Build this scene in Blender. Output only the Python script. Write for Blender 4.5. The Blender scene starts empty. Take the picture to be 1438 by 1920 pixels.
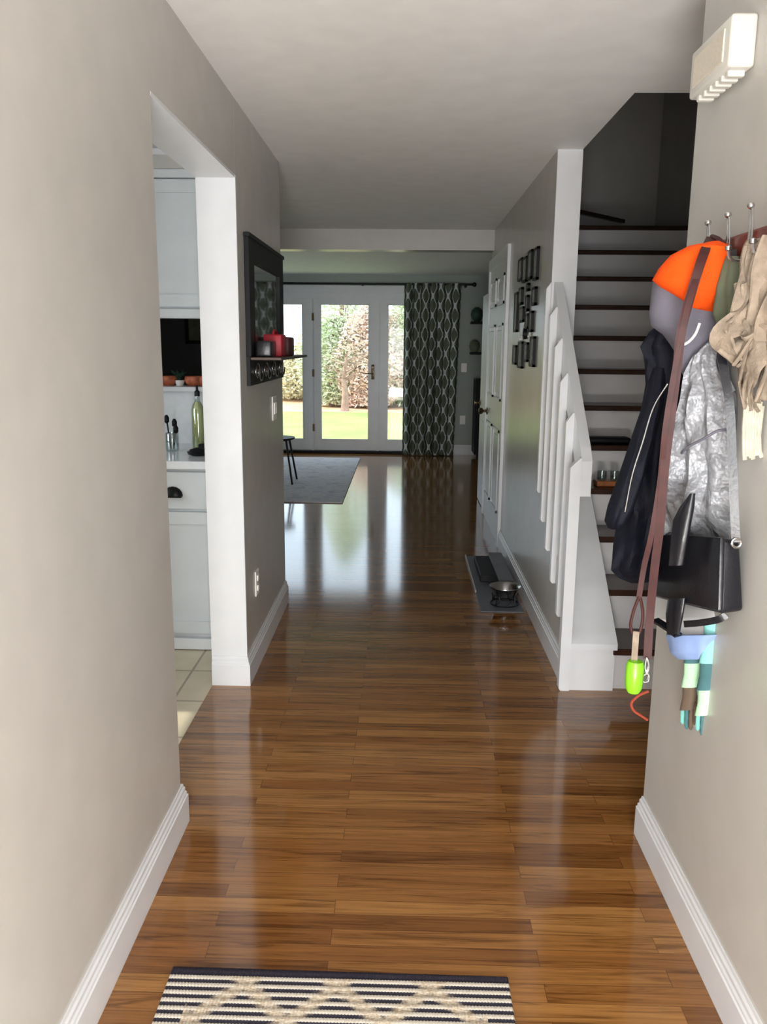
import bpy, bmesh, math, random
from mathutils import Vector, Matrix, noise
PI = math.pi
S = bpy.context.scene
COL = S.collection
random.seed(7)

# ------------------------------------------------------------------ camera
F_PX, EYE = 1550.0, 1.5
def _cam_axes():
    vx, vy, dn = 760 - 719, 645 - 960, 650 - 719
    dy = (F_PX**2 + vx*dn)/(-vy)
    y = Vector((vx/F_PX, -vy/F_PX, -1)).normalized()
    z = -Vector((dn/F_PX, -dy/F_PX, -1)).normalized()
    x = y.cross(z).normalized()
    return Matrix((x, y, z))
R = _cam_axes()
cd = bpy.data.cameras.new('camera'); cam = bpy.data.objects.new('camera', cd); COL.objects.link(cam)
cd.sensor_fit = 'HORIZONTAL'; cd.sensor_width = 36; cd.lens = F_PX/1438*36
cd.clip_start = .02; cd.clip_end = 400
cam.matrix_world = Matrix.Translation((0, 0, EYE)) @ R.to_4x4()
S.camera = cam
def ray(px, py): return R @ Vector(((px-719)/F_PX, -(py-960)/F_PX, -1))
EYEV = Vector((0, 0, EYE))
def onX(px, py, X): d = ray(px, py); return EYEV + d*(X/d.x)
def onY(px, py, Y): d = ray(px, py); return EYEV + d*(Y/d.y)
def onZ(px, py, Z): d = ray(px, py); return EYEV + d*((Z-EYE)/d.z)

# ------------------------------------------------------------------ light, world, exposure
S.view_settings.view_transform = 'Standard'; S.view_settings.look = 'None'
S.view_settings.gamma = 1; S.view_settings.use_curve_mapping = False
S.view_settings.exposure = 0.6
W = bpy.data.worlds.new('sky'); S.world = W; W.use_nodes = True
bg = W.node_tree.nodes['Background']; bg.inputs[0].default_value = (.74, .87, 1, 1); bg.inputs[1].default_value = 2.0
def lamp(name, kind, loc, rot, energy, color=(1, 1, 1), size=1, size_y=None, portal=False):
    l = bpy.data.lights.new(name, kind); l.energy = energy; l.color = color
    if kind == 'AREA':
        l.shape = 'RECTANGLE'; l.size = size; l.size_y = size_y or size
        if portal: l.cycles.is_portal = True
    o = bpy.data.objects.new(name, l); COL.objects.link(o); o.location = loc; o.rotation_euler = rot
    return o
sun = lamp('sun', 'SUN', (0, 0, 20), (0, 0, 0), 3.0, (1, .95, .86)); sun.data.angle = .01
sun.rotation_euler = Vector((.78, .02, -.62)).to_track_quat('-Z', 'Y').to_euler()
lamp('portal_garden_door', 'AREA', (-.82, 11.52, 1.1), (-PI/2, 0, 0), 1, size=2.7, size_y=1.9, portal=True)
# daylight arriving through the open front door behind the camera
fd = lamp('front_door_daylight', 'AREA', (0.03, -1.2, 1.25), (PI/2-math.radians(38), 0, 0), 60, (1, .985, .97), .95, 1.7)
# added lamp aimed up to brighten the ceiling, standing in for doorstep bounce
lamp('doorstep_bounce_fill', 'AREA', (0.02, -1.22, .06), (PI/2+math.radians(36), 0, 0), 80, (1, .985, .96), .95, .45)
# daylight through the kitchen window, and an added fill at a made-up far room window
lamp('kitchen_window_daylight', 'AREA', (-3.32, 2.3, 1.55), (PI/2, 0, -PI/2), 14, (.93, .97, 1), 1.5, 1.1)
lamp('far_room_fill', 'AREA', (-4.42, 9.2, 1.5), (PI/2, 0, -PI/2), 1, (.85, .93, 1), 1.6, 1.2)  # added lamp, lifts the rug with bluish light

# ------------------------------------------------------------------ materials
def lin(c): return tuple(((v/255)/12.92 if v/255 <= .04045 else ((v/255+.055)/1.055)**2.4) for v in c) + (1,)
class NT:
    def __init__(s, name):
        s.m = bpy.data.materials.new(name); s.m.use_nodes = True; s.t = s.m.node_tree; s.n = s.t.nodes
        s.b = s.n['Principled BSDF']; s.tc = None
    def add(s, typ, **k):
        n = s.n.new(typ)
        for a, v in k.items(): setattr(n, a, v)
        return n
    def link(s, a, b): s.t.links.new(a, b)
    def coord(s, which='Object'):
        if not s.tc: s.tc = s.add('ShaderNodeTexCoord')
        return s.tc.outputs[which]
    def mapping(s, sc=(1, 1, 1), loc=(0, 0, 0), rot=(0, 0, 0), which='Object'):
        n = s.add('ShaderNodeMapping'); n.inputs['Scale'].default_value = sc; n.inputs['Location'].default_value = loc
        n.inputs['Rotation'].default_value = rot; s.link(s.coord(which), n.inputs[0]); return n.outputs[0]
    def noise(s, vec, scale=5, detail=3, rough=.5, dist=0):
        n = s.add('ShaderNodeTexNoise'); n.inputs['Scale'].default_value = scale; n.inputs['Detail'].default_value = detail
        n.inputs['Roughness'].default_value = rough; n.inputs['Distortion'].default_value = dist; s.link(vec, n.inputs['Vector']); return n.outputs['Fac']
    def ramp(s, fac, stops):
        n = s.add('ShaderNodeValToRGB'); e = n.color_ramp.elements
        while len(e) > 1: e.remove(e[-1])
        e[0].position = stops[0][0]; e[0].color = stops[0][1]
        for p, c in stops[1:]: x = e.new(p); x.color = c
        s.link(fac, n.inputs[0]); return n.outputs[0]
    def mix(s, fac, a, b, mode='MIX'):
        n = s.add('ShaderNodeMix', data_type='RGBA', blend_type=mode)
        for v, i in ((fac, 0), (a, 6), (b, 7)):
            if hasattr(v, 'is_linked') or hasattr(v, 'links'): s.link(v, n.inputs[i])
            else: n.inputs[i].default_value = v
        return n.outputs[2]
    def math(s, op, a, b=0.0, c=0.0):
        n = s.add('ShaderNodeMath', operation=op)
        for i, v in enumerate((a, b, c)):
            if hasattr(v, 'links'): s.link(v, n.inputs[i])
            else: n.inputs[i].default_value = v
        return n.outputs[0]
    def bump(s, h, strength=.2, dist=.01):
        n = s.add('ShaderNodeBump'); n.inputs['Strength'].default_value = strength; n.inputs['Distance'].default_value = dist
        s.link(h, n.inputs['Height']); s.link(n.outputs[0], s.b.inputs['Normal'])
def mat(name, c, rough=.5, metal=0, spec=.5, var=.0, vscale=8, bump=0, bscale=60, bdist=.002, coat=0):
    t = NT(name); t.b.inputs['Roughness'].default_value = rough; t.b.inputs['Metallic'].default_value = metal
    t.b.inputs['Specular IOR Level'].default_value = spec; t.b.inputs['Coat Weight'].default_value = coat
    a = lin(c); k = max(var, .03)
    f = t.noise(t.coord(), vscale, 3)
    lo = tuple(v*(1-k) for v in a[:3])+(1,); hi = tuple(min(1, v*(1+k)) for v in a[:3])+(1,)
    t.link(t.ramp(f, [(.3, lo), (.7, hi)]), t.b.inputs['Base Color'])
    if bump: t.bump(t.noise(t.coord(), bscale, 3), bump, bdist)
    return t.m
M = {}
M['wall'] = mat('greige_wall_paint', (191, 188, 182), .27, spec=.5, var=.02, bump=.03, bscale=220, bdist=.0006)
M['ceil'] = mat('ceiling_paint', (240, 239, 237), .7, spec=.2, var=.02, bump=.1, bscale=60, bdist=.002)
M['trim'] = mat('white_trim_paint', (218, 219, 221), .32, var=.015)
M['livwall'] = mat('sage_grey_wall_paint', (160, 168, 160), .5, spec=.3, var=.02)
M['darkwall'] = mat('charcoal_wall_paint', (62, 66, 68), .6, var=.03)
M['cab'] = mat('pale_grey_cabinet_paint', (205, 209, 211), .4, var=.02)
M['counter'] = mat('white_quartz', (228, 230, 232), .15, var=.03, vscale=30)
M['tread'] = mat('dark_stained_tread', (58, 36, 27), .25, var=.25, vscale=14)
M['riser'] = mat('riser_paint', (216, 214, 214), .4, var=.03)
M['black'] = mat('black_paint', (16, 17, 20), .55, spec=.25, var=.1)
M['iron'] = mat('black_iron', (22, 22, 24), .4, metal=.6)
M['steel'] = mat('brushed_steel', (190, 190, 190), .25, metal=1)
M['brass'] = mat('aged_bronze', (92, 74, 54), .35, metal=.9)
M['plastic'] = mat('white_plastic', (238, 236, 230), .35)
M['chime'] = mat('cream_plastic', (214, 212, 204), .4)
M['orange'] = mat('safety_orange_fabric', (246, 84, 14), .8, spec=.2, var=.1, vscale=20, bump=.4, bscale=260)
M['greyfab'] = mat('slate_grey_fabric', (104, 102, 114), .85, var=.15, vscale=12, bump=.4, bscale=260)
M['navy'] = mat('navy_softshell', (9, 12, 25), .7, spec=.25, var=.25, vscale=10, bump=.5, bscale=18, bdist=.02)
M['silver'] = mat('silver_crinkled_nylon', (146, 148, 153), .42, metal=.15, var=.12, vscale=14, bump=.9, bscale=22, bdist=.03)
M['leather'] = mat('brown_leather', (66, 32, 30), .5, spec=.3, var=.2, vscale=30)
M['blackleather'] = mat('black_leather', (22, 22, 28), .32, var=.15, bump=.3, bscale=120)
M['tan'] = mat('tan_knit', (142, 128, 112), .9, var=.3, vscale=25, bump=.7, bscale=80, bdist=.006)
M['cream'] = mat('cream_yarn', (188, 182, 164), .9, var=.15, vscale=50, bump=.6, bscale=120)
M['olive'] = mat('olive_canvas', (98, 104, 84), .85, var=.25)
M['lime'] = mat('lime_plastic', (132, 206, 40), .25, var=.1)
M['cord'] = mat('rust_red_cord', (158, 62, 36), .6)
M['whitefab'] = mat('white_fabric', (232, 230, 228), .7, var=.05, bump=.3, bscale=60)
M['bluefab'] = mat('pale_blue_fabric', (142, 166, 214), .75, var=.1)
M['mint'] = mat('mint_knit', (142, 212, 204), .85, var=.1, bump=.5, bscale=200)
M['teal'] = mat('dark_teal_knit', (66, 108, 112), .85, var=.1, bump=.5, bscale=200)
M['palegreen'] = mat('pale_green_knit', (178, 224, 182), .85, var=.08, bump=.5, bscale=200)
M['seafoam'] = mat('seafoam_knit', (112, 176, 168), .85, var=.1)
M['brownknit'] = mat('brown_knit', (96, 80, 66), .85, var=.1)
M['redbox'] = mat('red_leather', (168, 22, 44), .5, var=.2)
M['rackwood'] = mat('reddish_wood', (112, 48, 34), .4, var=.25, vscale=18)
M['mat'] = mat('grey_rubber_mat', (92, 96, 104), .45, var=.12)
M['mat_highlight'] = mat('mat_edge_highlight', (178, 174, 166), .5)  # highlight on the mat's edge, put into a pale colour
M['paper'] = mat('grey_photo_print', (150, 152, 148), .6, var=.5, vscale=40)
M['bark'] = mat('bark', (170, 140, 125), .9, var=.25)
M['lawn'] = mat('lawn_grass', (158, 172, 98), .9, var=.2, vscale=1.2, bump=.5, bscale=30, bdist=.05)
M['dirt'] = mat('leaf_litter', (222, 184, 146), .9, var=.2, vscale=2, bump=.5, bscale=12, bdist=.05)
M['fruit'] = mat('terracotta_glaze', (176, 96, 62), .5, var=.35, vscale=40)
M['leafgreen'] = mat('leaf_green', (34, 62, 48), .6, var=.2)

def glassmat(name, tint=(1, 1, 1, 1), gl=.08, rough=.02):
    t = NT(name); t.n.remove(t.b)
    tr = t.add('ShaderNodeBsdfTransparent'); tr.inputs[0].default_value = tint
    g = t.add('ShaderNodeBsdfGlossy'); g.inputs['Roughness'].default_value = rough
    mx = t.add('ShaderNodeMixShader'); mx.inputs[0].default_value = gl
    t.link(tr.outputs[0], mx.inputs[1]); t.link(g.outputs[0], mx.inputs[2])
    t.link(mx.outputs[0], t.n['Material Output'].inputs[0]); return t.m
M['pane'] = glassmat('window_glass', (.97, .98, .98, 1), .012)
M['jar'] = glassmat('clear_glass', (.8, .86, .86, 1), .25)
M['oil'] = mat('yellow_green_oil', (214, 214, 130), .12, spec=.8)
t = NT('mirror_silvering'); t.b.inputs['Metallic'].default_value = 1; t.b.inputs['Roughness'].default_value = .03
t.b.inputs['Base Color'].default_value = (.8, .84, .83, 1); t.bump(t.noise(t.coord(), 3, 1), .02, .01); M['mirror'] = t.m

def floor_mat():
    t = NT('oak_strip_floor')
    v = t.mapping((1, 1, 1))
    br = t.add('ShaderNodeTexBrick', offset=.37, offset_frequency=2, squash=1.0)
    br.inputs['Scale'].default_value = 1; br.inputs['Brick Width'].default_value = .83; br.inputs['Row Height'].default_value = .0572
    br.inputs['Mortar Size'].default_value = .0007; br.inputs['Mortar Smooth'].default_value = .1; br.inputs['Bias'].default_value = 0
    br.inputs['Color1'].default_value = (0, 0, 0, 1); br.inputs['Color2'].default_value = (1, 1, 1, 1); br.inputs['Mortar'].default_value = (.5, .5, .5, 1)
    t.link(v, br.inputs['Vector'])
    rnd = t.add('ShaderNodeSeparateColor'); t.link(br.outputs['Color'], rnd.inputs[0]); rv = rnd.outputs[0]
    # per-strip offset of the grain
    sep = t.add('ShaderNodeSeparateXYZ'); t.link(v, sep.inputs[0])
    com = t.add('ShaderNodeCombineXYZ'); t.link(t.math('MULTIPLY', sep.outputs[0], 1.6), com.inputs[0])
    t.link(t.math('MULTIPLY', sep.outputs[1], 34), com.inputs[1]); t.link(t.math('MULTIPLY', rv, 37), com.inputs[2])
    g1 = t.noise(com.outputs[0], 1.3, 5, .6, 1.6)
    com2 = t.add('ShaderNodeCombineXYZ'); t.link(t.math('MULTIPLY', sep.outputs[0], 5), com2.inputs[0])
    t.link(t.math('MULTIPLY', sep.outputs[1], 260), com2.inputs[1]); t.link(t.math('MULTIPLY', rv, 11), com2.inputs[2])
    g2 = t.noise(com2.outputs[0], 1, 3)
    base = t.ramp(rv, [(0, lin((118, 76, 38))), (.35, lin((142, 96, 50))), (.7, lin((158, 112, 62))), (1, lin((132, 84, 42)))])
    grain = t.ramp(g1, [(.36, (.42, .36, .3, 1)), (.46, (.85, .82, .78, 1)), (.56, (1, 1, 1, 1)), (.7, (1.22, 1.2, 1.1, 1))])
    c = t.mix(.85, base, grain, 'MULTIPLY')
    fine = t.ramp(g2, [(.35, (.72, .68, .62, 1)), (.6, (1.1, 1.1, 1.08, 1))])
    c = t.mix(.4, c, fine, 'MULTIPLY')
    c = t.mix(t.math('MULTIPLY', br.outputs['Fac'], .75), c, lin((48, 26, 14)))
    t.link(c, t.b.inputs['Base Color'])
    rr = t.math('MULTIPLY_ADD', g1, .04, .08); t.link(rr, t.b.inputs['Roughness'])
    t.b.inputs['Coat Weight'].default_value = .35; t.b.inputs['Coat Roughness'].default_value = .12
    # each strip sits at a slightly different tilt: small bumps across the strips
    h = t.math('ADD', t.math('MULTIPLY', g2, .15), t.math('MULTIPLY', br.outputs['Fac'], -.8))
    h = t.math('ADD', h, t.math('MULTIPLY', t.noise(t.mapping((1, 6, 1)), 3, 2), .8))
    t.bump(h, .03, .003)
    return t.m
M['floor'] = floor_mat()
def tile_mat():
    t = NT('beige_kitchen_tile')
    br = t.add('ShaderNodeTexBrick', offset=0); br.inputs['Scale'].default_value = 1; br.inputs['Brick Width'].default_value = .33
    br.inputs['Row Height'].default_value = .33; br.inputs['Mortar Size'].default_value = .006
    br.inputs['Color1'].default_value = lin((196, 184, 158)); br.inputs['Color2'].default_value = lin((208, 198, 172)); br.inputs['Mortar'].default_value = lin((150, 138, 118))
    t.link(t.mapping(loc=(.12, .03, 0)), br.inputs['Vector'])
    n = t.noise(t.coord(), 9, 4); c = t.mix(.5, br.outputs['Color'], t.ramp(n, [(.3, (.82, .8, .76, 1)), (.7, (1.05, 1.04, 1.02, 1))]), 'MULTIPLY')
    t.link(c, t.b.inputs['Base Color']); t.b.inputs['Roughness'].default_value = .35; return t.m
M['tile'] = tile_mat()
def curtain_mat():
    t = NT('ogee_print_curtain')
    sep = t.add('ShaderNodeSeparateXYZ'); t.link(t.coord('UV'), sep.inputs[0])
    u, v = sep.outputs[0], sep.outputs[1]
    cx = t.math('COSINE', t.math('MULTIPLY', u, 2*PI/.17)); cz = t.math('COSINE', t.math('MULTIPLY', v, 2*PI/.25))
    f = t.math('ABSOLUTE', t.math('ADD', cx, cz))
    c = t.ramp(f, [(0, lin((196, 200, 196))), (.34, lin((196, 200, 196))), (.42, lin((38, 56, 60))), (.62, lin((38, 56, 60))), (.75, lin((104, 108, 84))), (1, lin((84, 92, 74)))])
    t.link(c, t.b.inputs['Base Color']); t.b.inputs['Roughness'].default_value = .8
    return t.m
M['curtain'] = curtain_mat()
def runner_mat():
    t = NT('striped_woven_runner')
    sep = t.add('ShaderNodeSeparateXYZ'); t.link(t.coord(), sep.inputs[0]); x, y = sep.outputs[0], sep.outputs[1]
    y = t.math('ADD', y, t.math('MULTIPLY', t.math('ABSOLUTE', t.math('SINE', t.math('MULTIPLY', x, 420))), .0016))
    st = t.math('SINE', t.math('MULTIPLY', y, 2*PI/.0235))
    stripes = t.ramp(t.math('MULTIPLY_ADD', st, .5, .5), [(.38, lin((58, 56, 66))), (.55, lin((226, 218, 204)))])
    # lozenge lattice where the stripes give way to cream and tan weave
    zx = t.math('PINGPONG', x, .11); zy = t.math('PINGPONG', t.math('ADD', y, .02), .11)
    d = t.math('ABSOLUTE', t.math('SUBTRACT', t.math('ADD', zx, zy), .11))
    d = t.math('ADD', d, t.math('MULTIPLY', t.noise(t.coord(), 70, 3, .7), .05))
    msk = t.ramp(d, [(.036, (1, 1, 1, 1)), (.056, (0, 0, 0, 1))])
    tan = t.ramp(t.noise(t.mapping((1, 3, 1)), 90, 2), [(.4, lin((196, 172, 144))), (.6, lin((232, 222, 202)))])
    edge = t.math('LESS_THAN', t.math('ABSOLUTE', x), .345)
    c = t.mix(t.math('MULTIPLY', t.math('MULTIPLY', msk, edge), .85), stripes, tan)
    band = t.math('GREATER_THAN', y, .553); c = t.mix(band, c, lin((48, 44, 54)))
    t.link(c, t.b.inputs['Base Color']); t.b.inputs['Roughness'].default_value = .95
    t.b.inputs['Specular IOR Level'].default_value = .15
    t.bump(t.math('MULTIPLY', t.math('ADD', st, t.math('SINE', t.math('MULTIPLY', x, 800))), .5), .8, .003); return t.m
M['runner'] = runner_mat()
def rug_mat():
    t = NT('faded_grey_rug')
    n = t.noise(t.coord(), 5, 5, .7); n2 = t.noise(t.coord(), 90, 2)
    c = t.ramp(n, [(.35, lin((178, 180, 192))), (.5, lin((216, 212, 212))), (.65, lin((192, 190, 204)))])
    t.link(t.mix(.25, c, t.ramp(n2, [(.3, (.5, .5, .5, 1)), (.7, (1, 1, 1, 1))]), 'MULTIPLY'), t.b.inputs['Base Color'])
    t.b.inputs['Roughness'].default_value = .9; return t.m
M['rug'] = rug_mat()
def leafmat(name, a, b):
    t = NT(name); oi = t.noise(t.coord(), 1.4, 3)
    t.link(t.ramp(oi, [(.35, lin(a)), (.65, lin(b))]), t.b.inputs['Base Color']); t.b.inputs['Roughness'].default_value = .7
    t.b.inputs['Transmission Weight'].default_value = 0; return t.m
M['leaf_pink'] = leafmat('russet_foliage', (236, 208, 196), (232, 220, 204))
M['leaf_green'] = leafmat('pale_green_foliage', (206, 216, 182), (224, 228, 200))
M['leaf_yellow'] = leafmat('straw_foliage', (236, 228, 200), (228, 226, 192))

# ------------------------------------------------------------------ mesh helpers
def box(bm, x0, x1, y0, y1, z0, z1, bev=0, seg=2):
    g = bmesh.ops.create_cube(bm, size=1)['verts']
    for v in g: v.co = Vector(((x0+x1)/2 + v.co.x*(x1-x0), (y0+y1)/2 + v.co.y*(y1-y0), (z0+z1)/2 + v.co.z*(z1-z0)))
    if bev:
        e = list({e for v in g for e in v.link_edges})
        bmesh.ops.bevel(bm, geom=e, offset=bev, segments=seg, profile=.5, affect='EDGES')
def B(*a, **k): bm = bmesh.new(); box(bm, *a, **k); return bm
def prism(bm, pts, axis, a, b):
    """extrude a 2D outline: axis 'x' -> pts are (y,z) from x=a to b; 'y' -> (x,z); 'z' -> (x,y)"""
    def P(p, t): return {'x': (t, p[0], p[1]), 'y': (p[0], t, p[1]), 'z': (p[0], p[1], t)}[axis]
    v0 = [bm.verts.new(P(p, a)) for p in pts]; v1 = [bm.verts.new(P(p, b)) for p in pts]
    bm.faces.new(v0); bm.faces.new(v1[::-1]); n = len(pts)
    for i in range(n): bm.faces.new((v0[i], v0[(i+1) % n], v1[(i+1) % n], v1[i]))
def loop_tube(bm, rings, cap=True):
    vs = [[bm.verts.new(p) for p in r] for r in rings]; n = len(rings[0])
    for a, b in zip(vs, vs[1:]):
        for i in range(n): bm.faces.new((a[i], a[(i+1) % n], b[(i+1) % n], b[i]))
    if cap: bm.faces.new(vs[0][::-1]); bm.faces.new(vs[-1])
def smooth_path(pts, sub=6):
    pts = [Vector(p) for p in pts]; out = []
    for i in range(len(pts)-1):
        p0 = pts[max(i-1, 0)]; p1 = pts[i]; p2 = pts[i+1]; p3 = pts[min(i+2, len(pts)-1)]
        for k in range(sub):
            t = k/sub
            out.append(.5*((2*p1)+(-p0+p2)*t+(2*p0-5*p1+4*p2-p3)*t*t+(-p0+3*p1-3*p2+p3)*t**3))
    return out+[pts[-1]]
def tube(bm, pts, r, n=8, sub=6, rf=None):
    pts = smooth_path(pts, sub) if sub else [Vector(p) for p in pts]
    rings = []; up = Vector((0, 0, 1)); side = None
    for i, p in enumerate(pts):
        d = (pts[min(i+1, len(pts)-1)]-pts[max(i-1, 0)])
        if d.length < 1e-9: d = Vector((0, 0, 1))
        d.normalize()
        if side is None: side = d.cross(up); side = side if side.length > .1 else d.cross(Vector((1, 0, 0)))
        side = (side-d*side.dot(d)).normalized(); b = d.cross(side)
        rr = r if rf is None else r*rf(i/(len(pts)-1))
        rings.append([p+side*math.cos(2*PI*k/n)*rr+b*math.sin(2*PI*k/n)*rr for k in range(n)])
    loop_tube(bm, rings)
def ribbon(bm, pts, w, th, wdir=(1, -.35, 0), sub=6):
    pts = smooth_path(pts, sub); rings = []; wd = Vector(wdir).normalized()
    for i, p in enumerate(pts):
        d = (pts[min(i+1, len(pts)-1)]-pts[max(i-1, 0)]).normalized()
        s = (wd-d*wd.dot(d)); s = s.normalized() if s.length > .2 else Vector((0, 0, 1)); n = d.cross(s)
        rings.append([p+s*w/2+n*th/2, p-s*w/2+n*th/2, p-s*w/2-n*th/2, p+s*w/2-n*th/2])
    loop_tube(bm, rings)
def lathe(bm, prof, c, n=24, axis='z'):
    rings = []
    for r, h in prof:
        ring = []
        for k in range(n):
            a = 2*PI*k/n; p = (r*math.cos(a), r*math.sin(a), h)
            if axis == 'x': p = (p[2], p[0], p[1])
            if axis == 'y': p = (p[0], p[2], p[1])
            ring.append(Vector(c)+Vector(p))
        rings.append(ring)
    loop_tube(bm, rings)
def loft(bm, rows, n=40, fold=.0, freq=5, seed=0, sub=5, p=2.0):
    """hanging soft item: rows (pixel y, x left, x right, Y left, Y right, half thickness) of its outline"""
    rs = []
    for i in range(len(rows)-1):
        for k in range(sub):
            t = k/sub; t2 = t*t*(3-2*t) if False else t
            rs.append([a+(b-a)*t2 for a, b in zip(rows[i], rows[i+1])])
    rs.append(rows[-1]); rings = []
    for j, (py, xl, xr, yl, yr, th) in enumerate(rs):
        L = onY(xl, py, yl); Rr = onY(xr, py, yr); c = (L+Rr)/2; u = (Rr-L)/2
        v = Vector((u.y, -u.x, 0)).normalized()
        if v.y > 0: v = -v
        ring = []
        for k in range(n):
            a = 2*PI*k/n; ca, sa = math.cos(a), math.sin(a)
            cx = math.copysign(abs(ca)**(2/p), ca); sy = math.copysign(abs(sa)**(2/p), sa)
            nz = noise.noise(Vector((math.cos(a)*freq*.3+seed, math.sin(a)*freq*.3, py*.012+seed*3)))
            f = 1+fold*(math.sin(a*freq+py*.01+2*nz)*.5+nz*1.2)
            ring.append(c+u*cx*(1-.25*fold*abs(sa))+v*sy*th*f)
        rings.append(ring)
    loop_tube(bm, rings)
def L_(rows, **k): bm = bmesh.new(); loft(bm, rows, **k); return bm
def finish(o, smooth): 
    if smooth:
        for p in o.data.polygons: p.use_smooth = True
def obj(name, bm, m, parent=None, smooth=False, label=None):
    bmesh.ops.recalc_face_normals(bm, faces=bm.faces)
    if parent is not None: org = parent['_org'] if '_org' in parent else parent.location; org = Vector(org)
    else:
        xs = [v.co for v in bm.verts]; mn = Vector([min(c[i] for c in xs) for i in range(3)]); mx = Vector([max(c[i] for c in xs) for i in range(3)])
        org = Vector(((mn.x+mx.x)/2, (mn.y+mx.y)/2, mn.z))
    bmesh.ops.translate(bm, verts=bm.verts, vec=-org)
    me = bpy.data.meshes.new(name); bm.to_mesh(me); bm.free()
    o = bpy.data.objects.new(name, me); COL.objects.link(o); me.materials.append(m)
    if parent is not None:
        o.parent = parent; ORG[o.name] = org
    else: o.location = org; ORG[o.name] = org
    finish(o, smooth)
    if smooth:
        try: me.set_sharp_from_angle(angle=math.radians(45))
        except Exception: pass
    if label: o['label'] = label
    return o
ORG = {}
def sub(name, bm, m, part, smooth=False, label=None):
    """sub-part of a part (a part's own origin is its thing's)"""
    org = ORG[part.name]; bmesh.ops.recalc_face_normals(bm, faces=bm.faces); bmesh.ops.translate(bm, verts=bm.verts, vec=-org)
    me = bpy.data.meshes.new(name); bm.to_mesh(me); bm.free(); o = bpy.data.objects.new(name, me); COL.objects.link(o); me.materials.append(m); o.parent = part
    finish(o, smooth); ORG[o.name] = org
    if smooth:
        try: me.set_sharp_from_angle(angle=math.radians(45))
        except Exception: pass
    if label: o['label'] = label
    return o
def thing(name, label, cat, loc, group=None):
    o = bpy.data.objects.new(name, None); COL.objects.link(o); o.location = loc; o.empty_display_size = .1
    o['label'] = label; o['category'] = cat; ORG[o.name] = Vector(loc)
    if group: o['group'] = group
    return o
def tag(o, label, cat, group=None, kind=None):
    o['label'] = label; o['category'] = cat
    if group: o['group'] = group
    if kind: o['kind'] = kind
    return o
def struct(name, bm, m, label=None, parent=None):
    o = obj(name, bm, m, parent)
    if parent is None: o['kind'] = 'structure'
    if label: o['label'] = label
    return o

# ------------------------------------------------------------------ room dimensions
H = 2.44
WL, WLo = -.685, -.84          # left hall wall, its kitchen side
WRn, WR = .755, .735           # right wall near the camera, right hall wall
YD = -1.3                      # front door wall
YB = 11.45                     # garden wall
# floor
bm = bmesh.new(); box(bm, WLo, 2.2, YD-.3, 4.62, -.12, 0); box(bm, -4.6, 2.6, 4.62, YB+.12, -.12, 0)
o = struct('floor', bm, M['floor'], 'narrow glossy brown oak strip floor running across the hallway')
o2 = struct('floor_kitchen', B(-3.5, WLo, .0, 4.62, -.12, .001), M['tile'], 'beige square tile floor of the kitchen')
# ceilings
bm = bmesh.new()
box(bm, -3.5, .855, YD-.1, 7.25, H, H+.25)
box(bm, .855, 2.2, YD-.1, 3.407, H, H+.25)
struct('ceiling', bm, M['ceil'], 'white hallway ceiling with the stair opening at its right')
struct('ceiling_far', B(-4.6, 2.6, 7.4, YB+.1, 2.405, 2.65), M['ceil'], 'ceiling of the far room')
struct('ceiling_dining', B(-4.6, -3.5, 4.5, 7.4, H, H+.25), M['ceil'])
struct('trim_beam', B(-4.6, WR, 7.25, 7.42, 2.275, H+.2), M['wall'], 'dropped beam across the end of the hallway ceiling')
# left hall wall with the kitchen opening
bm = bmesh.new(); box(bm, WLo, WL, YD, 2.35, 0, H); box(bm, WLo, WL, 2.35, 3.47, 2.15, H)
struct('wall_left', bm, M['wall'], 'greige wall at the left of the hall, up to and over the kitchen opening')
struct('wall_left_far', B(WLo, WL, 3.472, 4.66, 0, H), M['wall'], 'short greige wall beyond the kitchen opening')
# painted opening lining (white jamb, header underside)
bm = bmesh.new(); box(bm, WLo-.002, WL+.002, 3.456, 3.473, 0, 2.15)
struct('trim_1', bm, M['trim'], 'white painted jamb of the kitchen opening')
struct('trim_2', B(WLo-.002, WL+.0006, 2.351, 3.46, 2.140, 2.151), M['trim'], 'white painted underside of the kitchen opening')
# right walls
struct('wall_right', B(WRn, 2.2, YD, 2.35, 0, H), M['wall'], 'greige wall at the right with the coat hooks')
struct('wall_right_far', B(WR, .855, 4.35, 7.46, 0, H), M['wall'], 'greige wall beside the stairs with the framed pictures and closet door')
struct('wall_stair_side', B(2.07, 2.2, 2.35, 7.35, 0, 4.7), M['wall'])
bm = bmesh.new(); box(bm, .855, 2.6, 7.3, 7.46, 0, 4.7); box(bm, -.8, .856, 7.3, 7.46, 2.69, 4.7)
struct('wall_stair_back', bm, M['wall'])
bm = bmesh.new(); box(bm, WR, .855, 3.3, 6.3, H+.2, 4.7); box(bm, WR, 2.2, 3.28, 3.407, H+.2, 4.7); box(bm, -.8, -.7, 6.2, 7.3, H+.2, 4.7); box(bm, -.8, .855, 6.2, 6.3, H+.2, 4.7)
struct('wall_stairwell_upper', bm, M['wall'])
struct('ceiling_stairwell', B(-.8, 2.2, 3.28, 7.46, 4.7, 4.8), M['ceil'])
# front door wall behind the camera, with the open front doorway
bm = bmesh.new(); box(bm, -.9, -.46, YD-.12, YD, 0, H+.1); box(bm, .5, 2.2, YD-.12, YD, 0, H+.1); box(bm, -.46, .5, YD-.12, YD, 2.12, H+.1)
struct('wall_front', bm, M['wall'])
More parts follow.
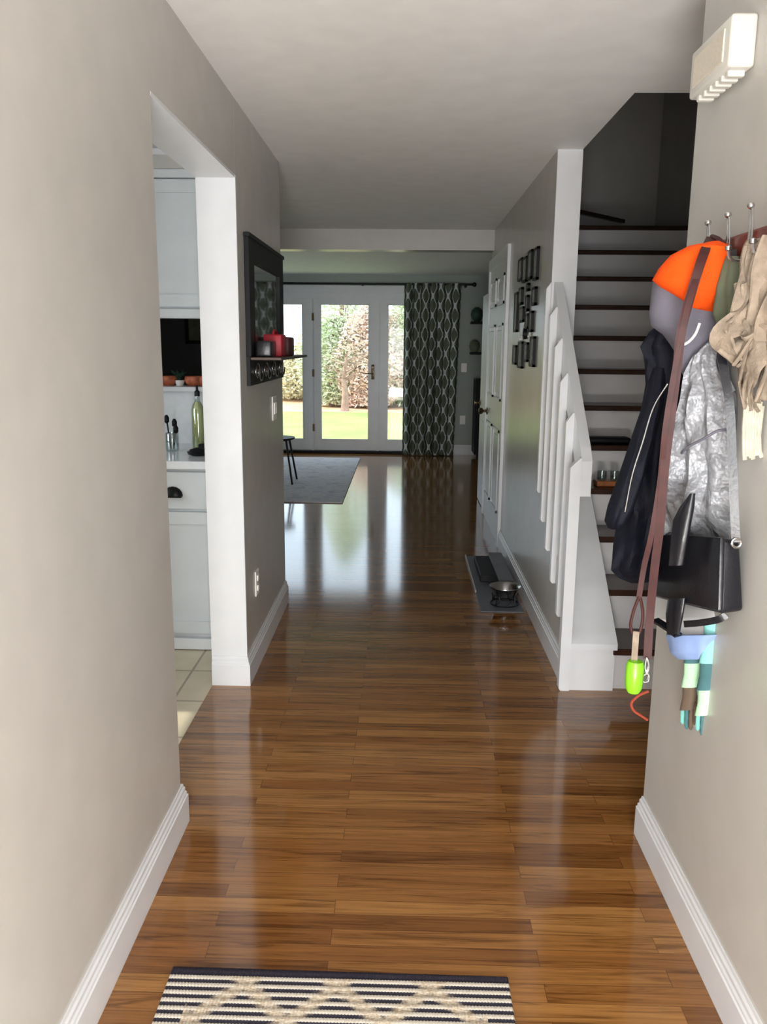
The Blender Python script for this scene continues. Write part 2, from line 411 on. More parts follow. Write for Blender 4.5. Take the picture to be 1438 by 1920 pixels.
# far room walls
bm = bmesh.new()
box(bm, -4.6, -2.25, YB, YB+.14, 0, 2.7); box(bm, .57, 2.6, YB, YB+.14, 0, 2.7); box(bm, -2.25, .57, YB, YB+.14, 2.19, 2.7)
struct('wall_back', bm, M['livwall'], 'sage grey far wall around the garden door')
bm = bmesh.new(); box(bm, -4.7, -4.5, 4.5, 8.4, 0, 2.7); box(bm, -4.7, -4.5, 10, YB+.1, 0, 2.7); box(bm, -4.7, -4.5, 8.4, 10, 0, .9); box(bm, -4.7, -4.5, 8.4, 10, 2.1, 2.7)
struct('wall_far_left', bm, M['livwall'])
struct('wall_far_right', B(2.5, 2.65, 7.3, YB+.1, 0, 2.7), M['livwall'])
# kitchen shell
bm = bmesh.new(); box(bm, -3.5, -3.38, -.1, 1.5, 0, H); box(bm, -3.5, -3.38, 3.1, 4.66, 0, H); box(bm, -3.5, -3.38, 1.5, 3.1, 0, 1.0); box(bm, -3.5, -3.38, 1.5, 3.1, 2.1, H); box(bm, -3.5, WLo, -.12, 0, 0, H)
struct('wall_kitchen', bm, M['wall'])
bm = bmesh.new(); box(bm, -3.5, WLo, 4.54, 4.66, 0, 1.235); box(bm, -3.5, WLo, 4.54, 4.66, 1.75, H); box(bm, -4.6, -2.6, 4.54, 4.66, 0, H)
struct('wall_kitchen_back', bm, M['counter'], 'white wall behind the kitchen counter with a pass-through opening')
struct('trim_4', B(-2.6, WLo, 4.49, 4.72, 1.235, 1.262, bev=.004), M['trim'], 'white sill of the pass-through')
struct('wall_dining', B(-4.6, -1.72, 7.46, 7.6, 0, 2.5), M['darkwall'], 'charcoal wall seen through the pass-through')
# window panes that the lamps stand for; the far room one is made up
for nm, a in (('window_1', (-3.46, -3.44, 1.5, 3.1, 1.0, 2.1)), ('window_added', (-4.62, -4.6, 8.4, 10, .9, 2.1))):
    struct(nm, B(*a), M['pane'])

# baseboards: profiled section swept along the wall
def baseboard(name, pts, h=.135, t=.016, side=1, m=None, label=None):
    """pts: list of (x,y) along the wall face; side: +1 board stands to the left of travel"""
    prof = [(0, 0), (t, 0), (t, h*.70), (t*.78, h*.72), (t*.78, h*.78), (t*.55, h*.82), (t*.55, h*.9), (t*.3, h*.94), (t*.25, h), (0, h)]
    pts = [Vector((p[0], p[1], 0)) for p in pts]; bm = bmesh.new(); rings = []
    for i, p in enumerate(pts):
        ns = []
        if i > 0: d = (p-pts[i-1]).normalized(); ns.append(Vector((-d.y, d.x, 0))*side)
        if i < len(pts)-1: d = (pts[i+1]-p).normalized(); ns.append(Vector((-d.y, d.x, 0))*side)
        n = sum(ns, Vector()); n = n/(n.length**2)*len(ns) if len(ns) > 1 and n.length > 0 else n
        if len(ns) > 1: n = (ns[0]+ns[1]); n = n*(1/ (n.dot(ns[0])))
        rings.append([p+n*a+Vector((0, 0, b)) for a, b in prof])
    loop_tube(bm, rings)
    return struct(name, bm, m or M['trim'], label)
baseboard('baseboard_left', [(WL, YD), (WL, 2.362), (WLo, 2.362)], side=-1, label='white profiled baseboard along the near left wall')
baseboard('baseboard_left_far', [(WLo, 3.456), (WL, 3.456), (WL, 4.66), (WLo-.3, 4.66)], side=-1, label='white baseboard wrapping the wall end past the kitchen opening')
baseboard('baseboard_right', [(WRn, YD), (WRn, 2.35), (2.0, 2.35)], side=1, label='white profiled baseboard under the coat hooks')
baseboard('baseboard_right_far', [(WR, 3.50), (WR, 6.1)], side=1, label='white baseboard along the wall beside the stairs')
baseboard('baseboard_back', [(2.5, YB), (.6, YB)], side=1, label='white baseboard under the far wall')
baseboard('baseboard_wall_end', [(WR, 7.40), (WR, 7.46), (.86, 7.46)], side=1)

# ------------------------------------------------------------------ garden door (three glazed leaves)
dr = thing('door_1', 'white three-panel glazed garden door in the far wall', 'door', (-.84, YB, 0)); dr['kind'] = 'structure'; del dr['category']
yf0, yf1 = YB+.0, YB+.09
XL, XR = -2.22, .545
bm = bmesh.new()
box(bm, XL, XR, yf0, yf1+.03, 2.09, 2.19); box(bm, XL-.03, XL+.05, yf0, yf1+.03, 0, 2.19); box(bm, XR-.05, XR+.03, yf0, yf1+.03, 0, 2.19)
box(bm, -1.285, -1.26, yf0+.01, yf1, 0, 2.12); box(bm, -.38, -.355, yf0+.01, yf1, 0, 2.12)
obj('door_frame', bm, M['trim'], dr)
bm = bmesh.new()
box(bm, XL-.09, XR+.09, YB-.02, YB+.01, 2.17, 2.26); box(bm, XL-.09, XL, YB-.02, YB+.01, 0, 2.2); box(bm, XR, XR+.09, YB-.02, YB+.01, 0, 2.2)
obj('casing', bm, M['trim'], dr)
obj('threshold', B(XL-.02, XR+.02, YB-.05, YB+.13, 0, .035, bev=.006), M['black'], dr)
panes = [(-2.055, -1.395), (-1.155, -.493), (-.243, .42)]
leaf = [(-2.17, -1.285), (-1.26, -.38), (-.355, .50)]
for i, ((g0, g1), (l0, l1)) in enumerate(zip(panes, leaf)):
    bm = bmesh.new(); y0, y1 = YB+.02, YB+.065
    box(bm, l0, g0, y0, y1, .04, 2.09); box(bm, g1, l1, y0, y1, .04, 2.09); box(bm, g0, g1, y0, y1, 2.02, 2.09); box(bm, g0, g1, y0, y1, .04, .185)
    # glazing bead
    for a in ((g0, g0+.012, .185, 2.02), (g1-.012, g1, .185, 2.02), (g0, g1, .185, .197), (g0, g1, 2.008, 2.02)): box(bm, a[0], a[1], y0-.006, y0+.01, a[2], a[3])
    lf = obj('door_leaf', bm, M['trim'], dr)
    sub('pane', B(g0-.005, g1+.005, YB+.04, YB+.046, .18, 2.025), M['pane'], lf)
    if i == 1:
        bm = bmesh.new(); hx = -.44
        box(bm, hx-.02, hx+.02, YB+.008, YB+.02, 1.02, 1.22, bev=.004); tube(bm, [(hx, YB+.01, 1.1), (hx, YB-.035, 1.1), (hx-.02, YB-.045, 1.1), (hx-.11, YB-.045, 1.1)], .008)
        lathe(bm, [(.016, -.012), (.016, .0)], (hx, YB+.012, 1.18), axis='y')
        sub('handle', bm, M['brass'], lf, True)
        for z in (.35, 1.1, 1.85):
            bm = bmesh.new(); box(bm, -1.272, -1.244, YB+.005, YB+.021, z-.05, z+.05, bev=.002)
            sub('hinge', bm, M['brass'], lf)

# curtain, rod
rod = thing('curtain_rod', 'thin black curtain rod with end finial above the garden door', 'curtain rod', (-.6, 11.3, 2.27))
bm = bmesh.new(); tube(bm, [(-2.4, 11.3, 2.275), (.86, 11.3, 2.275)], .014, 10, sub=1); obj('rod', bm, M['iron'], rod, True)
bm = bmesh.new(); lathe(bm, [(.01, -.005), (.018, 0), (.012, .01), (.026, .025), (.03, .04), (.024, .058), (.005, .07)], (.86, 11.3, 2.275), 16, 'x'); obj('finial', bm, M['iron'], rod, True)
for x in (-.58, .79, -2.3):
    bm = bmesh.new(); tube(bm, [(x, YB, 2.262), (x, 11.3, 2.262)], .008, 8, sub=1); lathe(bm, [(.022, -.01), (.022, 0)], (x, YB-.0, 2.262), 12, 'y'); lathe(bm, [(.02, -.008), (.02, .008)], (x, 11.3, 2.268), 12, 'x')
    obj('bracket', bm, M['iron'], rod, True)
def curtain(x0, x1, y, z0, z1, name, label):
    me = bpy.data.meshes.new(name); bm = bmesh.new(); uvl = bm.loops.layers.uv.new('UVMap'); nx, nz = 150, 40; cloth = 2.0
    g = [[None]*(nx+1) for _ in range(nz+1)]; U = {}
    for j in range(nz+1):
        s = j/nz; z = z0+(z1-z0)*s
        for i in range(nx+1):
            t = i/nx; amp = .05*(1-.3*s)*(1+.35*math.sin(t*13+1)); ph = t*2*PI*7.4+.4*math.sin(t*9)+.25*math.sin(s*3+t*5)
            flare = 1+.035*(1-s)*0
            w = (x1-x0)*(1-.07*(1-s)); x = x0+w*t + .012*math.cos(ph)
            yy = y + amp*math.sin(ph) + .012*math.sin(ph*2.1+s*2)
            v = bm.verts.new((x, yy, z)); g[j][i] = v; U[v] = (t*cloth, z)
    for j in range(nz):
        for i in range(nx):
            f = bm.faces.new((g[j][i], g[j][i+1], g[j+1][i+1], g[j+1][i]))
            for l in f.loops: l[uvl].uv = U[l.vert]
    o = obj(name, bm, M['curtain'], None, True)
    md = o.modifiers.new('thickness', 'SOLIDIFY'); md.thickness = .003
    return o
cu = curtain(-.035, .745, 11.3, .01, 2.29, 'curtain', ''); tag(cu, 'patterned curtain with pale ogee print gathered at the right of the garden door', 'curtain')

# ------------------------------------------------------------------ stairs
RISE, RUN, Y0, SX0, SX1 = .195, .25, 3.47, .93, 2.068
st = thing('staircase', 'white staircase with dark wooden treads climbing at the right', 'stairs', (1.5, Y0, 0))
for i in range(12):
    y = Y0+i*RUN; z = (i+1)*RISE
    depth = RUN if i < 11 else 1.045
    xl = SX0 if y < 4.3 else .857
    obj('riser', B(xl, SX1, y+.02, y+.04, i*RISE, z-.028), M['riser'], st)
    obj('tread', B(xl, SX1, y-.01, y+depth+.03, z-.03, z, bev=.006), M['tread'], st)
# winder step turning left at the top
wp = [(1.364, 6.816), (1.82, 7.3), (.857, 7.3), (.857, 6.32)]
bm = bmesh.new(); prism(bm, wp, 'z', 2.505, 2.535); obj('tread', bm, M['tread'], st)
bm = bmesh.new(); prism(bm, [(1.34, 6.83), (1.79, 7.3), (.857, 7.3), (.857, 6.36)], 'z', 2.341, 2.504); obj('riser', bm, M['riser'], st)
bm = bmesh.new(); prism(bm, [(.857, 6.5), (.857, 7.3), (1.1, 7.3)], 'z', 2.70, 2.73); obj('tread', bm, M['tread'], st)
bm = bmesh.new(); prism(bm, [(.857, 6.53), (.857, 7.3), (1.08, 7.3)], 'z', 2.536, 2.70); obj('riser', bm, M['riser'], st)
struct('floor_upper', B(-.8, .857, 6.3, 7.3, 2.69, 2.73), M['tread'])
# knee wall (closed stringer) at the hall side
bm = bmesh.new(); sl = RISE/RUN
kz = lambda y: .235+(y-3.46)*.80
prism(bm, [(3.47, 0), (4.35, 0), (4.35, kz(4.35)-.02), (3.47, kz(3.47)-.02)], 'x', WR, .928)
struct('wall_stair_knee', bm, M['wall'], 'white boxed-in side of the stairs below the railing')
bm = bmesh.new(); prism(bm, [(3.445, kz(3.445)-.028), (4.36, kz(4.36)-.028), (4.36, kz(4.36)), (3.445, kz(3.445))], 'x', .742, .945)
struct('trim_5', bm, M['trim'], 'sloping white cap on the boxed-in stair side')
struct('trim_6', B(.742, .94, 3.462, 3.472, 0, .205), M['trim'])
struct('trim_7', B(.734, .857, 4.338, 4.352, 0.9, H), M['trim'], 'white-painted wall end beside the stairs')
# railing
rl = thing('stair_railing', 'white wooden stair railing with square balusters fixed to the stair side', 'railing', (.74, 3.48, 0))
rz = lambda y: 1.075+(y-3.495)*.875
bm = bmesh.new(); prism(bm, [(3.455, rz(3.455)-.165), (4.345, rz(4.345)-.165), (4.345, rz(4.345)), (3.50, rz(3.50)), (3.455, rz(3.455)-.015)], 'x', .746, .79)
obj('handrail', bm, M['trim'], rl)
def baluster(y, zb, zt, w, name):
    bm = bmesh.new(); x0, x1 = .7455-w, .7455
    # chamfered top
    prism(bm, [(x0, zb+.01), (x0+.008, zb), (x1, zb), (x1, zt), (x1-.006, zt), (x0, zt-.04)], 'y', y-w/2, y+w/2)
    return obj(name, bm, M['trim'], rl)
baluster(3.475, .0, rz(3.475)-.02, .046, 'newel_post')
for y, zb in ((3.672, .275), (3.86, .38), (4.04, .495), (4.215, .605), (4.37, .73)):
    baluster(y, zb, rz(y)-.02, .034, 'baluster')

# ------------------------------------------------------------------ closet door in the right wall
dc = thing('door_2', 'white panelled closet door in the right hall wall', 'door', (WR, 6.8, 0)); dc['kind'] = 'structure'; del dc['category']
xs = WR-.012
bm = bmesh.new()
prism(bm, [(6.10, 0), (6.19, 0), (6.19, 2.11), (7.36, 2.11), (7.36, 0), (7.45, 0), (7.45, 2.2), (6.10, 2.2)], 'x', WR-.022, WR+.004)
obj('casing', bm, M['trim'], dc)
bm = bmesh.new(); box(bm, WR-.008, WR+.005, 6.19, 7.36, .0, 2.11)
cols = [(6.30, 6.70), (6.86, 7.25)]; rows_ = [(.22, .86), (1.08, 1.66), (1.80, 2.02)]
for a, b in cols:
    for c, d in rows_:
        for k, (p0, p1, q0, q1) in enumerate(((a, b, c, c+.02), (a, b, d-.02, d), (a, a+.02, c, d), (b-.02, b, c, d))): box(bm, WR-.020, WR-.006, p0, p1, q0, q1)
        box(bm, WR-.018, WR-.006, a+.05, b-.05, c+.05, d-.05, bev=.006)
dl = obj('door_leaf', bm, M['trim'], dc)
bm = bmesh.new(); lathe(bm, [(.03, 0), (.03, -.008), (.012, -.012), (.012, -.035), (.026, -.045), (.03, -.062), (.02, -.075), (.004, -.078)], (WR-.008, 7.31, .93), 18, 'x'); sub('doorknob', bm, M['brass'], dl, True)
d3 = thing('door_3', 'white open door leaf just past the end of the right hall wall', 'door', (.76, 7.85, 0)); d3['kind'] = 'structure'; del d3['category']
bm = bmesh.new(); box(bm, WR, WR+.035, 7.50, 8.13, .01, 1.95)
for c, d in ((.2, .8), (1.0, 1.8)): box(bm, WR-.006, WR, 7.6, 8.03, c, d, bev=.004)
l3 = obj('door_leaf', bm, M['trim'], d3)
bm = bmesh.new(); lathe(bm, [(.026, 0), (.026, -.006), (.01, -.01), (.01, -.03), (.022, -.04), (.02, -.058), (.004, -.062)], (WR, 8.06, .95), 14, 'x'); sub('doorknob', bm, M['brass'], l3, True)

# ------------------------------------------------------------------ picture group on the right wall
frames = [
 ((5.398,5.573,1.901,2.038), 'thin black picture frame at the far end of the top row'),
 ((5.199,5.361,1.878,2.027), 'black picture frame second from the far end of the top row'),
 ((4.993,5.142,1.879,2.044), 'black picture frame second from the stairs in the top row'),
 ((4.771,4.907,1.858,2.035), 'black picture frame of the top row nearest the stairs'),
 ((5.080,5.156,1.815,1.862), 'tiny black frame hanging just below the top row'),
 ((5.351,5.488,1.750,1.855), 'small upright black frame under the far part of the top row'),
 ((4.796,4.920,1.721,1.822), 'small black frame under the nearest top frame beside the stairs'),
 ((5.543,5.691,1.583,1.838), 'tall narrow black frame at the far side next to the closet door'),
 ((5.080,5.172,1.699,1.793), 'narrow black frame in the centre of the picture group'),
 ((5.256,5.458,1.640,1.735), 'dark landscape frame left of the centre of the picture group'),
 ((5.040,5.154,1.595,1.685), 'small black frame below the centre frame, above the round one'),
 ((4.880,4.990,1.574,1.694), 'black frame on the stair side just above the bottom row'),
 ((5.532,5.681,1.372,1.499), 'small black frame at the far end of the bottom row'),
 ((5.233,5.418,1.356,1.522), 'wide black frame, second from the far end of the bottom row'),
 ((5.012,5.165,1.401,1.517), 'grey-black frame second from the stairs in the bottom row'),
 ((4.763,4.915,1.378,1.549), 'thick black frame of the bottom row nearest the stairs')]
for (y0, y1, z0, z1), lab in frames:
    t_ = thing('picture_frame', lab, 'picture frame', (WR, (y0+y1)/2, z0), 'picture frames on the right hall wall')
    bm = bmesh.new(); w = .014; xa, xb = WR-.016, WR
    for a in ((y0, y1, z0, z0+w), (y0, y1, z1-w, z1), (y0, y0+w, z0, z1), (y1-w, y1, z0, z1)): box(bm, xa, xb, a[0], a[1], a[2], a[3])
    obj('frame', bm, M['black'], t_); obj('print', B(WR-.012, WR-.001, y0+w*.9, y1-w*.9, z0+w*.9, z1-w*.9), M['paper'], t_)
rf = thing('picture_frame', 'small round black ornament in the middle of the picture group', 'picture frame', (WR, 5.16, 1.535), 'picture frames on the right hall wall')
bm = bmesh.new(); lathe(bm, [(.032, 0), (.032, -.02), (.022, -.02), (.022, -.01), (.001, -.01)], (WR, 5.16, 1.567), 24, 'x'); obj('frame', bm, M['black'], rf, True)
for (yy, zz, lab) in ((5.2, 1.60, 'white flower ornament above the round black frame'), (5.33, 1.535, 'white flower ornament between the two lower rows, far side'), (4.98, 1.55, 'white flower ornament between the round frame and the stairs')):
    bm = bmesh.new()
    for k in range(6):
        a = k*PI/3; cy, cz = yy+.018*math.cos(a), zz+.018*math.sin(a)
        lathe(bm, [(.001, -.014), (.009, -.012), (.012, -.006), (.008, 0)], (WR, cy, cz), 10, 'x')
    lathe(bm, [(.001, -.02), (.007, -.016), (.008, 0)], (WR, yy, zz), 10, 'x')
    tag(obj('wall_ornament', bm, M['plastic'], None, True), lab, 'ornament', 'white ornaments among the pictures')

# ------------------------------------------------------------------ wall mirror with shelf on the left wall
mr = thing('wall_mirror', 'dark framed wall mirror with a little shelf and scrollwork on the left wall', 'mirror', (WL, 4.1, 1.3))
ya, yb, za, zb, zc = 3.61, 4.60, 1.315, 1.94, 1.44
bm = bmesh.new(); xa, xb = WL, WL+.022
box(bm, xa, xb, ya, ya+.12, zc, zb, bev=.003); box(bm, xa, xb, yb-.12, yb, zc, zb, bev=.003); box(bm, xa, xb, ya+.118, yb-.118, zb-.1, zb, bev=.003); box(bm, xa, xb, ya+.118, yb-.118, zc, zc+.05)
box(bm, xa, xa+.016, ya, yb, za, zc)
box(bm, xa, xb+.006, ya-.01, yb+.01, zb-.004, zb+.014, bev=.003)
obj('frame', bm, M['black'], mr)
obj('mirror_glass', B(xa+.002, xa+.011, ya+.115, yb-.115, zc+.045, zb-.095), M['mirror'], mr)
obj('shelf', B(xa, xa+.15, ya+.02, yb-.02, 1.425, 1.438, bev=.003), mat('walnut_shelf', (70, 54, 46), .4, var=.2), mr)
for k in range(4):
    cy = 3.75+k*.235; bm = bmesh.new(); pts = []
    for i in range(26):
        a = i/25*2.6*PI; r = .055*(1-i/32); pts.append((xa+.022, cy+r*math.cos(a), 1.37+r*math.sin(a)*.8))
    tube(bm, pts, .0045, 6, sub=2)
    pts = [(xa+.022, cy+.055+.05*(1-math.cos(i/10*PI))*.9, 1.37-.04*math.sin(i/10*PI)) for i in range(11)]
    tube(bm, pts, .004, 6, sub=2)
    obj('scroll', bm, M['steel'], mr, True)
# things on its shelf
zs = 1.438
p = thing('red_purse', 'red purse standing on the shelf of the wall mirror', 'purse', (WL+.08, 3.92, zs))
bm = bmesh.new(); box(bm, WL+.035, WL+.12, 3.84, 3.99, zs, zs+.10, bev=.008, seg=2); obj('body', bm, M['redbox'], p, True)
bm = bmesh.new(); tube(bm, [(WL+.078, 3.86, zs+.09), (WL+.078, 3.88, zs+.115), (WL+.078, 3.95, zs+.115), (WL+.078, 3.97, zs+.09)], .006); obj('handle', bm, M['redbox'], p, True)
bm = bmesh.new(); box(bm, WL+.03, WL+.13, 4.03, 4.2, zs, zs+.09, bev=.008, seg=2); o = obj('dark_pouch', bm, M['leather'], None, True); tag(o, 'dark brown pouch behind the red purse on the mirror shelf', 'pouch')
bm = bmesh.new(); box(bm, WL+.03, WL+.1, 3.66, 3.81, zs, zs+.07, bev=.01, seg=2); o = obj('dark_wallet', bm, M['blackleather'], None, True); tag(o, 'black wallet on the near end of the mirror shelf', 'wallet')
bm = bmesh.new(); lathe(bm, [(.022, 0), (.026, .02), (.026, .05), (.018, .06), (.017, .05), (.001, .045)], (WL+.085, 4.27, zs), 18); o = obj('candle', bm, M['plastic'], None, True); tag(o, 'small white candle at the far side of the mirror shelf', 'candle')
# switch + outlet on the left wall
def plate(name, lab, cat, x, y, z, w, h, nx, kind):
    t_ = thing(name, lab, cat, (x, y, z)); sgn = nx
    bm = bmesh.new(); a, b = sorted((x, x+.006*sgn)); box(bm, a, b, y-w/2, y+w/2, z-h/2, z+h/2, bev=.002); pl = obj('cover_plate', bm, M['plastic'], t_)
    a, b = sorted((x+.005*sgn, x+.012*sgn))
    if kind == 'switch':
        for dy in (-.023, .023): obj('rocker', B(a, b, y+dy-.012, y+dy+.012, z-.03, z+.03, bev=.002), M['plastic'], t_)
    else:
        for dz in (-.024, .024): obj('socket', B(a, b-.003*0, y-.016, y+.016, z+dz-.015, z+dz+.015, bev=.004), M['plastic'], t_)
    return t_
plate('light_switch', 'white double light switch on the left wall below the mirror', 'light switch', WL, 4.34, 1.165, .115, .125, 1, 'switch')
plate('wall_outlet', 'white outlet low on the left wall above the baseboard', 'outlet', WL, 3.73, .395, .075, .12, 1, 'outlet')
for nm, lab, cat, z in (('light_switch', 'white light switch on the far wall right of the curtain', 'light switch', 1.19), ('wall_outlet', 'white outlet on the far wall right of the curtain, below the switch', 'outlet', .48)):
    t_ = thing(nm, lab, cat, (.80, YB, z)); obj('cover_plate', B(.765, .84, YB-.007, YB, z-.06, z+.06, bev=.002), M['plastic'], t_)
    if z > 1: obj('rocker', B(.79, .815, YB-.013, YB-.005, z-.03, z+.03), M['plastic'], t_)
    else:
        for dz in (-.024, .024): obj('socket', B(.787, .818, YB-.011, YB-.005, z+dz-.015, z+dz+.015, bev=.003), M['plastic'], t_)

# ------------------------------------------------------------------ door chime
ch = thing('door_chime', 'cream door chime box high on the right wall', 'door chime', (.72, 2.1, 2.1))
n0 = onY(1365, 125, 1.985); n1 = onY(1368, 22, 1.985); zb_, zt_ = n0.z, n1.z; xf = n0.x
bm = bmesh.new(); box(bm, xf, WRn, 1.985, 2.245, zb_, zt_, bev=.008, seg=3); obj('cover', bm, M['chime'], ch, True)
bm = bmesh.new(); box(bm, xf-.003, xf+.004, 2.02, 2.215, zb_+.02, zt_-.02, bev=.002); obj('front_panel', bm, mat('beige_grille', (214, 206, 190), .6, var=.06, vscale=120), ch)
for k in range(6):
    y = 2.01+k*.037; obj('slat', B(xf+.01, WRn-.01, y, y+.02, zb_-.012, zb_+.004, bev=.003), M['chime'], ch)

# ------------------------------------------------------------------ kitchen
cb = thing('base_cabinet', 'pale grey kitchen base cabinet with a drawer and a door', 'cabinet', (-1.2, 3.86, 0))
yc = 3.86
obj('body', B(-1.6, WLo-.004, yc+.02, 4.53, .075, .905), M['cab'], cb)
obj('toe_kick', B(-1.6, WLo, yc+.03, yc+.06, 0, .075), M['trim'], cb)
obj('base_moulding', B(-1.6, WLo, yc-.004, yc+.03, .005, .062, bev=.004), M['trim'], cb)
def shaker(x0, x1, z0, z1, y, w=.06):
    bm = bmesh.new(); box(bm, x0, x1, y, y+.02, z0, z0+w); box(bm, x0, x1, y, y+.02, z1-w, z1); box(bm, x0, x0+w, y, y+.02, z0+w, z1-w); box(bm, x1-w, x1, y, y+.02, z0+w, z1-w)
    box(bm, x0+w, x1-w, y+.009, y+.02, z0+w, z1-w); return bm
obj('door', shaker(-1.28, -.865, .09, .70, yc), M['cab'], cb)
bm = bmesh.new(); box(bm, -1.28, -.865, yc, yc+.02, .715, .895, bev=.004); dw = obj('drawer', bm, M['cab'], cb)
bm = bmesh.new(); c = (-1.10, yc, .80); rings = []
for i in range(9):
    a = i/8*PI; ring = []
    for k in range(7):
        b = k/6*PI/2; ring.append(Vector((c[0]-.048*math.cos(a)*math.cos(b), yc-.03*math.sin(b), c[2]-.02+.045*math.sin(a)*math.cos(b))))
    rings.append(ring)
for a, b in zip(rings, rings[1:]):
    va = [bm.verts.new(p_) for p_ in a]; vb = [bm.verts.new(p_) for p_ in b]
    for k in range(6): bm.faces.new((va[k], va[k+1], vb[k+1], vb[k]))
bmesh.ops.remove_doubles(bm, verts=bm.verts, dist=1e-5)
box(bm, c[0]-.045, c[0]+.045, yc-.028, yc, c[2]-.026, c[2]-.019); sub('cup_pull', bm, M['iron'], dw, True)
ct = obj('countertop', B(-1.7, WLo, yc-.03, 4.54, .912, .95, bev=.004), M['counter']); tag(ct, 'white kitchen countertop over the grey base cabinet', 'countertop')
uc = thing('wall_cabinet', 'pale grey kitchen wall cabinet under the soffit', 'cabinet', (-1.3, 4.2, 1.62))
obj('body', B(-1.7, WLo, 4.22, 4.54, 1.65, 2.31), M['cab'], uc)
obj('door', shaker(-1.45, -.855, 1.672, 2.27, 4.2), M['cab'], uc)
obj('crown', B(-1.7, WLo, 4.185, 4.24, 2.275, 2.315, bev=.006), M['cab'], uc)
obj('light_rail', B(-1.7, WLo, 4.195, 4.24, 1.615, 1.662, bev=.005), M['cab'], uc)
struct('trim_8', B(-3.4, WLo, 4.19, 4.54, 2.316, H), M['wall'], 'soffit above the kitchen wall cabinet')
struct('trim_9', B(-3.4, WLo, 4.17, 4.2, 2.375, 2.405, bev=.006), M['trim'], 'crown moulding on the kitchen soffit')
zc_ = .95
bo = thing('oil_bottle', 'tall clear bottle of yellow-green oil with dark cap on the kitchen counter', 'bottle', (-1.12, 4.3, zc_))
q = onY(373, 835, 4.3); bx = q.x
bm = bmesh.new(); lathe(bm, [(.028, 0), (.03, .01), (.03, .2), (.024, .225), (.012, .245)], (bx, 4.3, zc_), 20); obj('oil', bm, M['oil'], bo, True)
bm = bmesh.new(); lathe(bm, [(.032, 0), (.033, .008), (.033, .205), (.026, .23), (.013, .25), (.012, .28)], (bx, 4.3, zc_), 20); obj('glass', bm, M['jar'], bo, True)
bm = bmesh.new(); lathe(bm, [(.014, .275), (.014, .3), (.007, .305), (.006, .33), (.002, .33)], (bx, 4.3, zc_), 14); obj('cap', bm, M['iron'], bo, True)
q = onY(392, 840, 4.36)
bm = bmesh.new(); box(bm, q.x-.055, q.x+.06, 4.33, 4.42, zc_, zc_+.20, bev=.012, seg=3); box(bm, q.x-.035, q.x+.06, 4.26, 4.42, zc_, zc_+.03, bev=.008); box(bm, q.x-.045, q.x+.05, 4.30, 4.42, zc_+.18, zc_+.215, bev=.01)
o = obj('coffee_maker', bm, M['black'], None, True); tag(o, 'black coffee maker beside the oil bottle on the kitchen counter', 'coffee maker')
q = onY(323, 835, 4.2)
jt = thing('utensil_jar', 'clear glass jar holding dark utensils on the kitchen counter', 'jar', (q.x, 4.2, zc_))
bm = bmesh.new(); lathe(bm, [(.03, 0), (.034, .01), (.034, .09), (.031, .095), (.03, .088), (.03, .012), (.001, .01)], (q.x, 4.2, zc_), 20); obj('glass', bm, M['jar'], jt, True)
for dx, dy, h in ((-.015, 0, .17), (.008, .01, .15), (.015, -.01, .12)):
    bm = bmesh.new(); tube(bm, [(q.x+dx*.5, 4.2+dy, zc_+.012), (q.x+dx*1.6, 4.2+dy, zc_+h)], .004, 6, sub=1); lathe(bm, [(.003, -.03), (.013, -.02), (.014, 0), (.006, .015)], (q.x+dx*1.6, 4.2+dy, zc_+h), 10); obj('utensil', bm, M['iron'], jt, True)
q = onZ(327, 838, zc_)
bm = bmesh.new(); lathe(bm, [(.02, 0), (.03, .004), (.036, .018), (.033, .018), (.026, .006), (.001, .005)], (q.x, 4.0, zc_), 20); o = obj('small_dish', bm, M['plastic'], None, True); tag(o, 'small white dish near the front edge of the kitchen counter', 'dish')
q = onZ(386, 846, zc_)
bm = bmesh.new(); lathe(bm, [(.03, 0), (.05, .006), (.055, .02), (.045, .022), (.04, .03), (.02, .036), (.001, .04)], (q.x, 4.05, zc_), 20); o = obj('black_trivet', bm, M['iron'], None, True); tag(o, 'low black spoon rest in front of the coffee maker', 'spoon rest')
# things on the pass-through sill
zl = 1.262
for k, (px_, lab) in enumerate(((315, 'terracotta pot at the left of the pass-through sill'), (365, 'terracotta bowl in the middle of the pass-through sill'), (385, 'terracotta bowl at the right of the pass-through sill'))):
    q = onY(px_, 715, 4.62); bm = bmesh.new(); r = (.05, .055, .045)[k]
    lathe(bm, [(r*.6, 0), (r*.9, .015), (r, .04), (r*.9, .052), (r*.8, .045), (r*.5, .02), (.001, .018)], (q.x, 4.62, zl), 22); o = obj('clay_bowl', bm, M['fruit'], None, True); tag(o, lab, 'bowl', 'terracotta ware on the pass-through sill')
q = onY(337, 715, 4.62); pp = thing('potted_plant', 'small green potted plant on the pass-through sill', 'plant', (q.x, 4.62, zl))
bm = bmesh.new(); lathe(bm, [(.02, 0), (.028, .03), (.025, .03), (.001, .026)], (q.x, 4.62, zl), 16); obj('pot', bm, M['plastic'], pp, True)
bm = bmesh.new()
for k in range(22):
    a = random.random()*2*PI; l = .03+random.random()*.04; e = Vector((q.x+math.cos(a)*l, 4.62+math.sin(a)*l, zl+.04+random.random()*.05)); s0 = Vector((q.x, 4.62, zl+.028)); sd = Vector((-math.sin(a), math.cos(a), 0))*.009
    m_ = (s0+e)/2+Vector((0, 0, .012)); v = [bm.verts.new(x) for x in (s0, m_+sd, e, m_-sd)]; bm.faces.new(v)
obj('leaves', bm, M['leafgreen'], pp)
